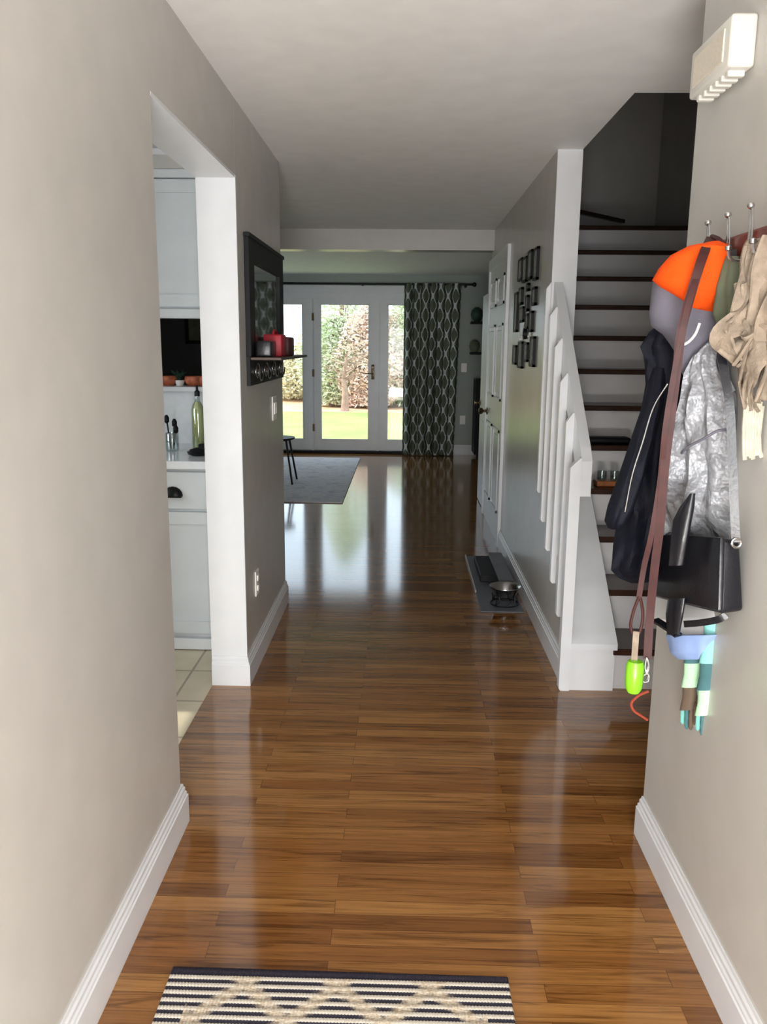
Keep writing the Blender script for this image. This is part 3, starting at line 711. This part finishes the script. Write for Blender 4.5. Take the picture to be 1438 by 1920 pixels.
# pictures on the dark wall behind the pass-through
a = onY(347, 603, 7.45); b = onY(392, 645, 7.45); t_ = thing('picture_frame', 'black framed picture on the charcoal wall behind the pass-through', 'picture frame', ((a.x+b.x)/2, 7.46, b.z))
bm = bmesh.new(); x0, x1, z0, z1 = a.x, a.x+.42, b.z, b.z+.5
for r in ((x0, x1, z0, z0+.03), (x0, x1, z1-.03, z1), (x0, x0+.03, z0, z1), (x1-.03, x1, z0, z1)): box(bm, r[0], r[1], 7.435, 7.46, r[2], r[3])
obj('frame', bm, M['black'], t_); obj('print', B(x0+.025, x1-.025, 7.448, 7.459, z0+.025, z1-.025), M['olive'], t_)

# ------------------------------------------------------------------ far room furnishings
rg = obj('area_rug', B(-3.4, -.58, 7.76, 10.9, .001, .012, bev=.003), M['rug']); tag(rg, 'faded grey area rug in the far room', 'rug')
bm = bmesh.new(); sc = Vector((-1.33, 8.9, 0))
stl = thing('dining_chair', 'black chair with thin splayed legs standing on the grey rug', 'chair', (sc.x, sc.y, .012))
zq = .60
a = onY(553, 820, 8.9); xr_ = a.x; zseat = a.z
bm = bmesh.new(); lathe(bm, [(.001, -.03), (.17, -.028), (.2, -.012), (.2, 0), (.16, .0), (.001, -.008)], (xr_-.2, 8.9, zseat), 28); obj('seat', bm, M['black'], stl, True)
for sx in (-1, 1):
    for sy in (-1, 1):
        bm = bmesh.new(); tube(bm, [(xr_-.2+sx*.12, 8.9+sy*.12, zseat-.02), (xr_-.2+sx*.19, 8.9+sy*.19, .012)], .011, 8, sub=1); obj('leg', bm, M['iron'], stl, True)
# wall shelves and cabinet right of the curtain
for z, lab in ((1.80, 'upper dark wall shelf on the far wall with a plant'), (1.40, 'lower dark wall shelf on the far wall')):
    s = obj('wall_shelf', B(.87, 1.5, YB-.2, YB, z-.03, z, bev=.004), M['black']); tag(s, lab, 'shelf')
for (x, z, r, lab, mm) in ((.95, 1.80, .085, 'round dark green plant on the upper wall shelf', 'leafgreen'), (.93, 1.40, .075, 'dark vase at the left of the lower wall shelf', 'olive'), (1.12, 1.40, .07, 'black vase at the right of the lower wall shelf', 'black')):
    bm = bmesh.new(); lathe(bm, [(r*.4, 0), (r*.8, r*.5), (r, r*1.1), (r*.8, r*1.8), (r*.3, r*2.2), (.001, r*2.2)], (x, YB-.1, z), 22); o = obj('vase', bm, M[mm], None, True); tag(o, lab, 'vase', 'vases on the far wall shelves')
mc = thing('media_cabinet', 'black cabinet against the far wall right of the curtain', 'cabinet', (1.5, 11.2, 0))
obj('body', B(.935, 2.1, 10.98, YB-.03, .06, 1.05, bev=.004), M['black'], mc)
for x in (.95, 1.53): obj('door', B(x, x+.55, 10.962, 10.98, .1, 1.0, bev=.003), M['black'], mc)
for x in (.97, 2.03): obj('leg', B(x, x+.04, 11.02, 11.06, 0, .06), M['black'], mc)

# ------------------------------------------------------------------ pet feeding mat
fm = thing('feeding_mat', 'grey rubber feeding mat with its edge highlight built as a pale strip on the hall floor', 'mat', (.58, 5.1, 0))
obj('mat', B(.452, .70, 4.53, 5.79, .001, .007, bev=.002), M['mat'], fm)
bm = bmesh.new(); box(bm, .450, .458, 4.9, 5.79, .002, .02, bev=.002); obj('rim', bm, M['mat_highlight'], fm)  # pale strip modelled in place of the highlight along the mat's edge
bw = thing('bowl_stand', 'raised wire stand with a steel pet bowl on the feeding mat', 'pet bowl stand', (.6, 4.68, .007))
cx, cy, zt = .605, 4.68, .115
bm = bmesh.new(); lathe(bm, [(.001, zt-.05), (.06, zt-.05), (.078, zt-.005), (.092, zt+.002), (.092, zt-.002), (.08, zt-.008), (.064, zt-.056), (.001, zt-.056)], (cx, cy, 0), 36); obj('bowl', bm, M['steel'], bw, True)
bm = bmesh.new()
ringp = lambda r, z: [(cx+r*math.cos(2*PI*k/24), cy+r*math.sin(2*PI*k/24), z) for k in range(25)]
tube(bm, ringp(.083, zt-.008), .0035, 6, sub=1); tube(bm, ringp(.07, .05), .003, 6, sub=1); tube(bm, ringp(.083, .012), .0035, 6, sub=1)
for k in range(4):
    a = k*PI/2+.785; tube(bm, [(cx+.083*math.cos(a), cy+.083*math.sin(a), zt-.01), (cx+.07*math.cos(a), cy+.07*math.sin(a), .06), (cx+.088*math.cos(a), cy+.088*math.sin(a), .009)], .0035, 6, sub=4)
for k in range(8):
    a = k*PI/4; pts = [(cx+.077*math.cos(a+.3*math.sin(t*1.0)), cy+.077*math.sin(a+.3*math.sin(t*1.0)), .014+t*.02) for t in range(4)]; tube(bm, pts, .002, 5, sub=3)
obj('wire_stand', bm, M['iron'], bw, True)
fc = thing('food_container', 'dark box with a pale lid at the back of the feeding mat', 'container', (.6, 5.3, .007))
obj('body', B(.50, .66, 5.12, 5.62, .007, .055, bev=.006), M['black'], fc)
bm = bmesh.new(); box(bm, .60, .695, 4.98, 5.66, .055, .07, bev=.004); obj('lid', bm, M['mat'], fc)

# ------------------------------------------------------------------ things on the stairs
z4 = 4*RISE
bk = thing('tea_light_holder', 'small glass and wood holder standing on the fourth stair', 'candle holder', (1.05, 4.3, z4))
q = onY(1130, 985, 4.3)
bm = bmesh.new(); box(bm, q.x-.05, q.x+.09, 4.27, 4.36, z4, z4+.03, bev=.006); obj('base', bm, mat('amber_wood', (150, 90, 50), .3, var=.3, vscale=30), bk)
for dx in (-.02, .045):
    bm = bmesh.new(); lathe(bm, [(.02, .03), (.024, .035), (.024, .08), (.021, .08), (.02, .038), (.001, .036)], (q.x+dx, 4.3, z4), 16); obj('glass', bm, M['jar'], bk, True)
bm = bmesh.new(); box(bm, 1.0, 1.24, 4.52, 4.62, 5*RISE, 5*RISE+.035, bev=.016, seg=3); o = obj('slipper', bm, M['black'], None, True); tag(o, 'flat black slipper lying on the fifth stair', 'slipper')

# ------------------------------------------------------------------ coat rack on the right wall
cr = thing('coat_rack', 'reddish wooden coat rack board with wire hooks on the right wall', 'coat rack', (WRn, 1.75, 1.68))
bm = bmesh.new(); box(bm, WRn-.022, WRn, 1.25, 2.16, 1.665, 1.745, bev=.006); obj('board', bm, M['rackwood'], cr)
for y in (2.09, 1.965, 1.84, 1.715, 1.59, 1.465):
    bm = bmesh.new(); x = WRn-.024
    for s in (-.008, .008):
        tube(bm, [(x, y+s, 1.70), (x-.012, y+s, 1.695), (x-.008, y+s*.9, 1.73), (x-.012, y+s*.7, 1.785)], .0028, 7, sub=5)
    tube(bm, [(x, y, 1.70), (x-.02, y, 1.68), (x-.045, y, 1.682), (x-.052, y, 1.70)], .0038, 7, sub=5)
    lathe(bm, [(.001, -.008), (.006, -.005), (.008, 0), (.006, .005), (.001, .007)], (x-.013, y, 1.79), 12)
    lathe(bm, [(.001, -.007), (.007, -.004), (.007, .004), (.001, .007)], (x-.052, y, 1.704), 10)
    obj('hook', bm, M['steel'], cr, True)

# navy jacket
nj = thing('navy_jacket', 'dark navy jacket hanging at the far end of the coat rack', 'jacket', (.65, 2.22, 1.0))
obj('body', L_([(600,1246,1262,2.24,2.24,.02),(622,1222,1278,2.26,2.2,.05),(650,1210,1280,2.28,2.18,.06),(680,1216,1280,2.27,2.18,.05),(720,1225,1280,2.27,2.18,.06),(800,1205,1274,2.27,2.18,.07),(880,1180,1266,2.27,2.18,.08),(960,1160,1256,2.27,2.2,.085),(1020,1152,1244,2.27,2.2,.085),(1060,1150,1228,2.27,2.2,.075),(1078,1165,1222,2.26,2.2,.05),(1092,1188,1214,2.24,2.2,.02)], fold=.22, freq=7, seed=2, sub=6), M['navy'], nj, True)
obj('sleeve', L_([(690,1222,1250,2.2,2.2,.025),(760,1206,1242,2.17,2.17,.035),(830,1182,1226,2.15,2.15,.04),(900,1158,1204,2.14,2.14,.045),(950,1140,1188,2.13,2.13,.045),(978,1134,1172,2.13,2.13,.04),(990,1140,1162,2.13,2.13,.02)], fold=.2, freq=5, seed=5), M['navy'], nj, True)
bm = bmesh.new(); tube(bm, [onY(1252, 720, 2.07), onY(1225, 765, 2.07), onY(1205, 830, 2.07), onY(1186, 890, 2.07), onY(1172, 960, 2.07)], .0022, 6); obj('piping', bm, M['steel'], nj, True)
# orange and grey pack
og = thing('padded_vest', 'padded vest with bright orange top and slate grey lower half', 'vest', (.63, 2.03, 1.4))
upr = [(452,1340,1356,1.97,1.95,.012),(462,1296,1366,2.0,1.92,.035),(480,1262,1368,2.03,1.92,.05),(505,1240,1369,2.05,1.92,.06),(527,1228,1367,2.06,1.92,.065)]
obj('orange_yoke', L_(upr+[(540,1245,1364,2.05,1.92,.064),(560,1285,1358,2.02,1.93,.06),(578,1320,1350,1.99,1.945,.052),(588,1340,1347,1.97,1.96,.02)], fold=.06, freq=4, sub=6), M['orange'], og, True)
obj('grey_body', L_([(520,1229,1362,2.08,1.96,.05),(545,1224,1358,2.08,1.96,.056),(590,1221,1350,2.09,1.96,.06),(612,1224,1346,2.09,1.96,.055),(628,1250,1344,2.08,1.96,.055),(660,1276,1338,2.06,1.97,.05),(690,1284,1322,2.05,1.99,.04),(712,1290,1304,2.03,2.01,.015)], fold=.1, freq=4, seed=3), M['greyfab'], og, True)
bm = bmesh.new(); tube(bm, [onY(1312, 606, 1.885), onY(1304, 626, 1.885), onY(1291, 641, 1.885), onY(1276, 648, 1.89)], .0032, 8); obj('reflective_loop', bm, M['whitefab'], og, True)
# leather leash
ls = thing('leather_leash', 'long brown leather dog leash looped over the first hook', 'leash', (.64, 1.95, .9))
P3 = lambda pts, Y: [onY(x, y, Y) for x, y in pts]
bm = bmesh.new(); ribbon(bm, [onY(1333,446,2.0), onY(1318,480,1.9), onY(1296,550,1.885), onY(1278,620,1.88), onY(1268,700,1.9), onY(1258,780,1.9), onY(1246,880,1.92), onY(1238,980,1.94), onY(1228,1060,1.96), onY(1219,1150,1.98), onY(1214,1235,1.98)], .020, .006); obj('strap', bm, M['leather'], ls, True)
bm = bmesh.new(); ribbon(bm, [onY(1334,446,2.01), onY(1312,500,1.9), onY(1286,590,1.875), onY(1266,690,1.89), onY(1248,800,1.9), onY(1238,900,1.93), onY(1222,1000,1.95), onY(1208,1060,1.97), onY(1198,1120,1.98)], .013, .005); obj('strap', bm, M['leather'], ls, True)
bm = bmesh.new(); tube(bm, [onY(1335,444,2.0), onY(1348,450,1.96), onY(1362,470,1.93), onY(1367,520,1.9), onY(1362,570,1.9), onY(1350,610,1.9)], .006, 8); obj('strap', bm, M['leather'], ls, True)
bm = bmesh.new(); tube(bm, P3([(1198,1118),(1188,1145),(1182,1172),(1186,1188)], 1.98), .004, 7); tube(bm, P3([(1200,1118),(1205,1145),(1204,1168),(1199,1188)], 1.98), .004, 7); obj('cord_loop', bm, M['leather'], ls, True)
bm = bmesh.new(); tube(bm, P3([(1212,1232),(1209,1250),(1212,1262),(1216,1250),(1213,1234)], 1.975), .003, 7)
tube(bm, P3([(1213,1262),(1204,1268),(1206,1278),(1214,1277),(1216,1268),(1213,1262)], 1.975), .0032, 7); obj('snap_clip', bm, M['steel'], ls, True)
gd = thing('bag_dispenser', 'lime green waste bag dispenser hanging from the leather leash', 'bag dispenser', onY(1187, 1300, 1.97))
c0 = onY(1187, 1300, 1.97); c1 = onY(1188, 1238, 1.97); hh = c1.z-c0.z
bm = bmesh.new(); lathe(bm, [(.001, 0), (.014, .003), (.02, .014), (.022, .03), (.022, hh-.012), (.018, hh-.002), (.001, hh)], c0, 22); obj('canister', bm, M['lime'], gd, True)
bm = bmesh.new(); ribbon(bm, P3([(1189,1240),(1191,1212),(1193,1184)], 1.972), .015, .004, sub=3); obj('tan_strap', bm, M['tan'], gd)
# red cord below
bm = bmesh.new(); tube(bm, P3([(1216,1296),(1198,1304),(1184,1318),(1188,1332),(1202,1342),(1214,1350)], 2.3), .004, 7)
o = obj('elastic_loop', bm, M['cord'], None, True); tag(o, 'rust red cord loop hanging below the leashes at the wall corner', 'cord')
# silver jacket
sj = thing('silver_jacket', 'crinkled silver-white jacket hanging behind the black shoulder bag', 'jacket', (.66, 1.93, 1.0))
obj('body', L_([(640,1328,1342,1.95,1.94,.01),(668,1316,1345,1.98,1.92,.03),(700,1302,1350,2.0,1.91,.04),(740,1289,1366,2.02,1.88,.045),(780,1280,1370,2.04,1.87,.05),(840,1268,1372,2.06,1.87,.05),(900,1258,1372,2.07,1.87,.05),(940,1252,1372,2.15,1.87,.05),(970,1246,1372,2.18,1.87,.045),(1012,1243,1370,2.2,1.88,.02)], fold=.45, freq=9, seed=11, sub=6, n=56), M['silver'], sj, True)
bm = bmesh.new(); loft(bm, [(925,1296,1302,1.86,1.85,.006),(950,1276,1300,1.88,1.85,.012),(975,1264,1294,1.9,1.85,.014),(1010,1260,1288,1.9,1.85,.014),(1060,1256,1280,1.9,1.86,.014)], fold=.2); obj('dark_lining', bm, M['blackleather'], sj, True)
bm = bmesh.new(); tube(bm, [onY(1278, 850, 1.96), onY(1290, 838, 1.915), onY(1320, 822, 1.86), onY(1345, 808, 1.832), onY(1364, 806, 1.825)], .003, 6); obj('drawcord', bm, M['greyfab'], sj, True)
# black shoulder bag
bb = thing('shoulder_bag', 'black leather shoulder bag with a long strap', 'bag', (.68, 2.0, .75))
def quadbox(bm, near, far):   # near/far: 4 points each
    a = [bm.verts.new(p) for p in near]; b = [bm.verts.new(p) for p in far]
    bm.faces.new(a); bm.faces.new(b[::-1])
    for i in range(4): bm.faces.new((a[i], a[(i+1) % 4], b[(i+1) % 4], b[i]))
    return a+b
def bevel_all(bm, off, seg=3): bmesh.ops.bevel(bm, geom=list(bm.edges), offset=off, segments=seg, profile=.5, affect='EDGES')
Yn = 1.77
bm = bmesh.new()
near = [onY(1352, 1008, Yn), onY(1388, 1014, Yn), onY(1395, 1146, Yn-.01), onY(1350, 1152, Yn-.03)]
far = [onX(1240, 996, near[0].x), onX(1240, 996, near[0].x)+Vector((.05, .0, 0)), onX(1224, 1120, near[0].x)+Vector((.05, 0, 0)), onX(1224, 1120, near[0].x)]
quadbox(bm, near, far); bevel_all(bm, .010); obj('body', bm, M['blackleather'], bb, True)
xf = near[0].x-.006
flap = [onX(1262, 1000, xf), onX(1350, 1008, xf-.002), onX(1346, 1146, xf-.004), onX(1262, 1126, xf-.004)]
bm = bmesh.new(); quadbox(bm, flap, [p_+Vector((.012, 0, 0)) for p_ in flap]); bevel_all(bm, .004, 2); obj('flap', bm, M['blackleather'], bb, True)
bm = bmesh.new(); ribbon(bm, [onY(1352, 668, 1.81), onY(1358, 700, 1.79), onY(1368, 760, 1.77), onY(1373, 860, 1.76), onY(1377, 960, 1.76), onY(1380, 1016, 1.762)], .018, .006); obj('strap', bm, M['blackleather'], bb, True)
bm = bmesh.new(); ribbon(bm, [onY(1374, 470, 1.93), onY(1372, 540, 1.88), onY(1368, 600, 1.87), onY(1352, 660, 1.86), onY(1352, 690, 1.84), onY(1372, 735, 1.83)], .016, .008); obj('strap', bm, M['blackleather'], bb, True)
bm = bmesh.new(); q = onY(1381, 1018, 1.758); tube(bm, [q+Vector((.01*math.cos(k/8*2*PI), 0, .01*math.sin(k/8*2*PI))) for k in range(9)], .003, 6, sub=2); obj('ring', bm, M['steel'], bb, True)
# white, black and blue tote below
tt = thing('tote_bag', 'white, black and pale blue tote bag below the shoulder bag', 'bag', (.66, 2.0, .68))
obj('white_body', L_([(1118,1228,1366,2.3,1.92,.01),(1140,1226,1368,2.26,1.9,.02),(1160,1226,1366,2.2,1.9,.025),(1180,1250,1350,2.14,1.92,.025),(1200,1264,1336,2.1,1.94,.022)], fold=.15, p=3), M['whitefab'], tt, True)
obj('blue_base', L_([(1190,1256,1342,2.085,1.9,.03),(1205,1262,1336,2.08,1.92,.033),(1222,1264,1332,2.08,1.93,.03),(1236,1276,1322,2.06,1.95,.018)], fold=.15, p=3), M['bluefab'], tt, True)
bm = bmesh.new(); loft(bm, [(1122,1254,1284,1.99,1.92,.012),(1150,1250,1280,1.99,1.92,.012),(1190,1252,1272,1.99,1.93,.01)], fold=.1)
ribbon(bm, [onY(1228, 1162, 2.04), onY(1256, 1180, 1.99), onY(1272, 1192, 1.96)], .022, .006)
ribbon(bm, [onY(1284, 1170, 1.92), onY(1310, 1168, 1.87), onY(1345, 1162, 1.82), onY(1362, 1152, 1.81)], .016, .006, wdir=(0, 0, 1)); obj('black_trim', bm, M['blackleather'], tt, True)
# knit gloves
def glove(lab, xo, yo, cols, fing, sc=1.0, Y=1.95):
    g = thing('knit_glove', lab, 'glove', onY(1335+xo, 1290+yo, Y), 'knit gloves hanging below the bags')
    x0 = 1335+xo; T = .022*sc
    for i, (nm, mm) in enumerate(cols):
        yA, yB_ = ((1165, 1240), (1238, 1290), (1286, 1338))[i]; yA = 1165+(yA-1165)*sc+yo; yB_ = 1165+(yB_-1165)*sc+yo
        k0 = x0-(4, 2, 0)[0]*0
        sh = lambda y: (1342-(y-yo-1165)*.12)+xo
        w = (21, 20, 15)[i]*sc
        obj(nm, L_([(yA, sh(yA)-w, sh(yA)+w, Y, Y-.03, T), ((yA+yB_)/2, sh(yA)-w*1.02, sh(yA)+w*.98, Y, Y-.03, T*1.1), (yB_, sh(yB_)-w, sh(yB_)+w*.9, Y, Y-.03, T)], p=2.6, n=28), M[mm], g, True)
    for k, mm in enumerate(fing):
        yb_ = 1165+(1332-1165)*sc+yo; xx = sh(yb_)-12*sc+k*8.5*sc; ln = (38, 48, 50, 40)[k]*sc
        bm = bmesh.new(); tube(bm, [onY(xx, yb_-6, Y-.01*k), onY(xx-1, yb_+ln*.5, Y-.01*k), onY(xx-2, yb_+ln, Y-.01*k)], .0062*sc, 8, rf=lambda s: 1 if s < .85 else max(.3, 1-(s-.85)*4.5)); obj('finger', bm, M[mm], g, True)
    bm = bmesh.new(); yb_ = 1165+(1300-1165)*sc+yo; tube(bm, [onY(sh(yb_)+12*sc, yb_-4, Y-.03), onY(sh(yb_)+17*sc, yb_+14*sc, Y-.03), onY(sh(yb_)+15*sc, yb_+32*sc, Y-.03)], .0066*sc, 8, rf=lambda s: 1 if s < .85 else max(.3, 1-(s-.85)*4.5)); obj('thumb', bm, M[fing[0]], g, True)
glove('striped knit glove with mint, dark teal and pale green bands', 0, 0, (('mint_cuff', 'mint'), ('teal_band', 'teal'), ('palm', 'palegreen')), ('seafoam', 'teal', 'mint', 'seafoam'))
glove('darker striped knit glove hanging behind the mint one', -32, 8, (('teal_cuff', 'teal'), ('pale_band', 'palegreen'), ('palm', 'brownknit')), ('seafoam', 'teal', 'brownknit', 'brownknit'), .9, 2.02)
# tan scarf
sf = thing('tan_scarf', 'bunched tan and cream knitted scarf hanging at the right edge', 'scarf', (.68, 1.8, 1.3))
strands = []
base_paths = [[(1414,450),(1402,495),(1394,560),(1376,600),(1354,630),(1362,652),(1384,676)], [(1436,446),(1424,500),(1416,560),(1408,612),(1396,652),(1380,684)],
 [(1392,530),(1404,600),(1392,660),(1392,715),(1398,748),(1406,772)], [(1440,470),(1444,560),(1440,640),(1430,700),(1418,752)], [(1358,606),(1378,622),(1402,640),(1430,612)],
 [(1408,460),(1396,530),(1380,590),(1366,612)], [(1428,600),(1420,650),(1406,690),(1400,730),(1410,765)], [(1446,450),(1436,520),(1428,590),(1420,640)]]
for q_, bp in enumerate(base_paths):
    for w_ in range(2):
        pts = [(x+random.uniform(-4, 4)+w_*7, y+random.uniform(-5, 5), 1.78-.06*min(1, max(0, (x-1380)/60))+random.uniform(-.02, .015)) for x, y in bp]
        strands.append((pts, .012+.005*random.random()))
bm = bmesh.new()
def twist_strip(bm, pts, a, b, turn, ph, n=10):
    pts = smooth_path(pts, 9); rings = []
    for i, p in enumerate(pts):
        s_ = i/(len(pts)-1); d = (pts[min(i+1, len(pts)-1)]-pts[max(i-1, 0)]).normalized()
        u = d.cross(Vector((0, 1, 0))).normalized(); v = d.cross(u); t_ = ph+turn*s_; w_ = .55+.45*math.sin(PI*min(1, s_+.06))
        e1 = u*math.cos(t_)+v*math.sin(t_); e2 = -u*math.sin(t_)+v*math.cos(t_)
        rings.append([p+e1*a*w_*math.cos(2*PI*k/n)+e2*b*math.sin(2*PI*k/n)*(1+.5*math.cos(4*PI*k/n)) for k in range(n)])
    loop_tube(bm, rings)
for q_, (pts, r) in enumerate(strands): twist_strip(bm, [onY(x, y, Y) for x, y, Y in pts], r*1.7, .0055, random.uniform(1.5, 4), random.uniform(-.6, .6))
obj('cloth', bm, M['tan'], sf, True)
bm = bmesh.new()
for k in range(9):
    x = 1396+k*3.6; tube(bm, [onY(x+4, 745+k % 3*8, 1.75), onY(x, 790, 1.75), onY(x-1+3*math.sin(k*2.1), 835, 1.75), onY(x+3*math.sin(k), 862-(k*7) % 17, 1.75)], .0052, 6, sub=4)
obj('fringe', bm, M['cream'], sf, True)
oc = obj('olive_cap', L_([(480,1366,1384,1.92,1.88,.01),(540,1352,1392,1.93,1.86,.03),(590,1348,1394,1.93,1.86,.035),(622,1356,1386,1.92,1.87,.02)], fold=.3, freq=4), M['olive'], None, True); tag(oc, 'olive green cloth cap between the vest and the tan scarf', 'cap')

# ------------------------------------------------------------------ runner rug
rn = obj('runner_rug', B(-.545, .268, .58, 1.737, .001, .012, bev=.004), M['runner'])
tag(rn, 'woven black and cream striped runner rug in the foreground', 'rug')
for v in rn.data.vertices:   # object origin: base centre
    if v.co.y > .5: v.co.y += .012*math.cos(v.co.x*4)-.006*v.co.x

# ------------------------------------------------------------------ garden
struct('ground_lawn', B(-30, 30, YB+.14, 20.6, -.5, -.18), M['lawn'], 'bright green lawn outside')
struct('ground_leaf_litter', B(-30, 30, 20.6, 26, -.5, -.17), M['dirt'])
bm = bmesh.new(); prism(bm, [(26, -.5), (70, -.5), (70, 1.4), (26, -.2)], 'x', -60, 60); struct('ground_slope', bm, M['lawn'])
struct('path_step', B(-2.5, .9, YB+.14, YB+1.0, -.3, -.06), M['mat'])
def shrub(c, rx, ry, h, n, leafsz, mkey, lab, cat='shrub', trunk=True, grp='shrubs beyond the lawn'):
    t_ = thing('garden_shrub', lab, cat, (c[0], c[1], -.17), grp)
    bm = bmesh.new()
    for k in range(7):
        a = random.random()*2*PI; r = random.random()*rx*.6
        tube(bm, [(c[0]+.08*math.cos(a), c[1]+.08*math.sin(a), -.17), (c[0]+r*.5*math.cos(a), c[1]+r*.5*math.sin(a), h*.4), (c[0]+r*math.cos(a), c[1]+r*math.sin(a), h*.85)], .035 if k else .09, 6, sub=3, rf=lambda s: 1-.8*s)
    obj('stems', bm, M['bark'], t_, True)
    bm = bmesh.new()
    for k in range(n):
        a = random.random()*2*PI; rr = random.random()**.45; zz = random.random()
        prof = math.sin(PI*min(1, .12+zz*.88))**.6
        lump = 1+.25*noise.noise(Vector((a*1.3, zz*4, c[0])))
        p_ = Vector((c[0]+rx*rr*prof*lump*math.cos(a), c[1]+ry*rr*prof*lump*math.sin(a), -.1+h*zz))
        d = Vector((random.gauss(0, 1), random.gauss(0, 1), random.gauss(0, .6))).normalized(); e = d.cross(Vector((random.gauss(0, 1), random.gauss(0, 1), 1))).normalized(); s = leafsz*(.6+random.random()*.8)
        v = [bm.verts.new(p_+q) for q in (-d*s, e*s*.4, d*s, -e*s*.4)]; bm.faces.new(v)
    o = obj('foliage', bm, M[mkey], t_); o['kind'] = 'stuff'
specs = [(-3.3, 25, 1.6, 1.3, 1.5, 'leaf_yellow', 'low straw-coloured shrub beyond the lawn seen through the left pane'),
 (-5.2, 27, 2.0, 1.3, 1.8, 'leaf_yellow', 'straw-coloured shrub farther left beyond the lawn'),
 (-1.9, 22.5, 1.0, .9, 2.35, 'leaf_green', 'pale green shrub at the left of the middle pane'),
 (-.9, 22, 1.0, .9, 2.6, 'leaf_pink', 'russet shrub in the middle of the centre pane'),
 (-1.75, 24.5, 1.0, 1, 5.2, 'leaf_green', 'taller pale green tree behind the russet shrub'),
 (-.1, 23.5, 1.1, 1, 2.5, 'leaf_pink', 'russet shrub hidden between the centre and right panes'),
 (.35, 22.5, 1.5, .9, 2.9, 'leaf_green', 'pale green shrub seen through the right pane'),
 (1.6, 24, 1.3, 1, 2.8, 'leaf_yellow', 'straw-coloured tree behind the curtain side of the door'),
 (-2.3, 26, 1.3, 1, 2.3, 'leaf_yellow', 'pale straw tree behind the green shrub at left')]
for (x, y, rx, ry, h, mk, lab) in specs: shrub((x, y), rx, ry, h, 9500, .06, mk, lab)
for i, (x, y, h) in enumerate(((-9, 30, 2.6), (-6.8, 33, 2.2), (4, 27, 3.2), (7, 30, 3.6), (-13, 34, 3), (11, 33, 4))):
    shrub((x, y), 2.2, 1.6, h, 2600, .16, ('leaf_yellow', 'leaf_green')[i % 2], ('straw tree far left of the garden', 'pale green tree at the left of the garden', 'straw tree at the right behind the curtain', 'pale green tree far right of the garden', 'outermost straw tree at left', 'outermost green tree at right')[i], grp='trees around the garden')

tr = thing('garden_tree', 'slender pale trunk with bare twigs in front of the shrubs in the middle pane', 'tree', (-1.5, 20.9, -.17))
bm = bmesh.new(); tube(bm, [(-1.5, 20.9, -.17), (-1.49, 20.9, .25), (-1.53, 20.92, .7), (-1.45, 20.9, 1.2)], .11, 8, rf=lambda s: 1-.75*s); obj('trunk', bm, M['bark'], tr, True)
bm = bmesh.new()
for k in range(26):
    a = random.random()*2*PI; z = .4+random.random()*.8; l = .3+random.random()*.5
    tube(bm, [(-1.5, 20.9, z), (-1.5+math.cos(a)*l*.5, 20.9+math.sin(a)*l*.4, z+.12), (-1.5+math.cos(a)*l, 20.9+math.sin(a)*l*.5, z+.1+random.random()*.2)], .016, 5, sub=3, rf=lambda s: 1-.7*s)
obj('twigs', bm, M['bark'], tr, True)
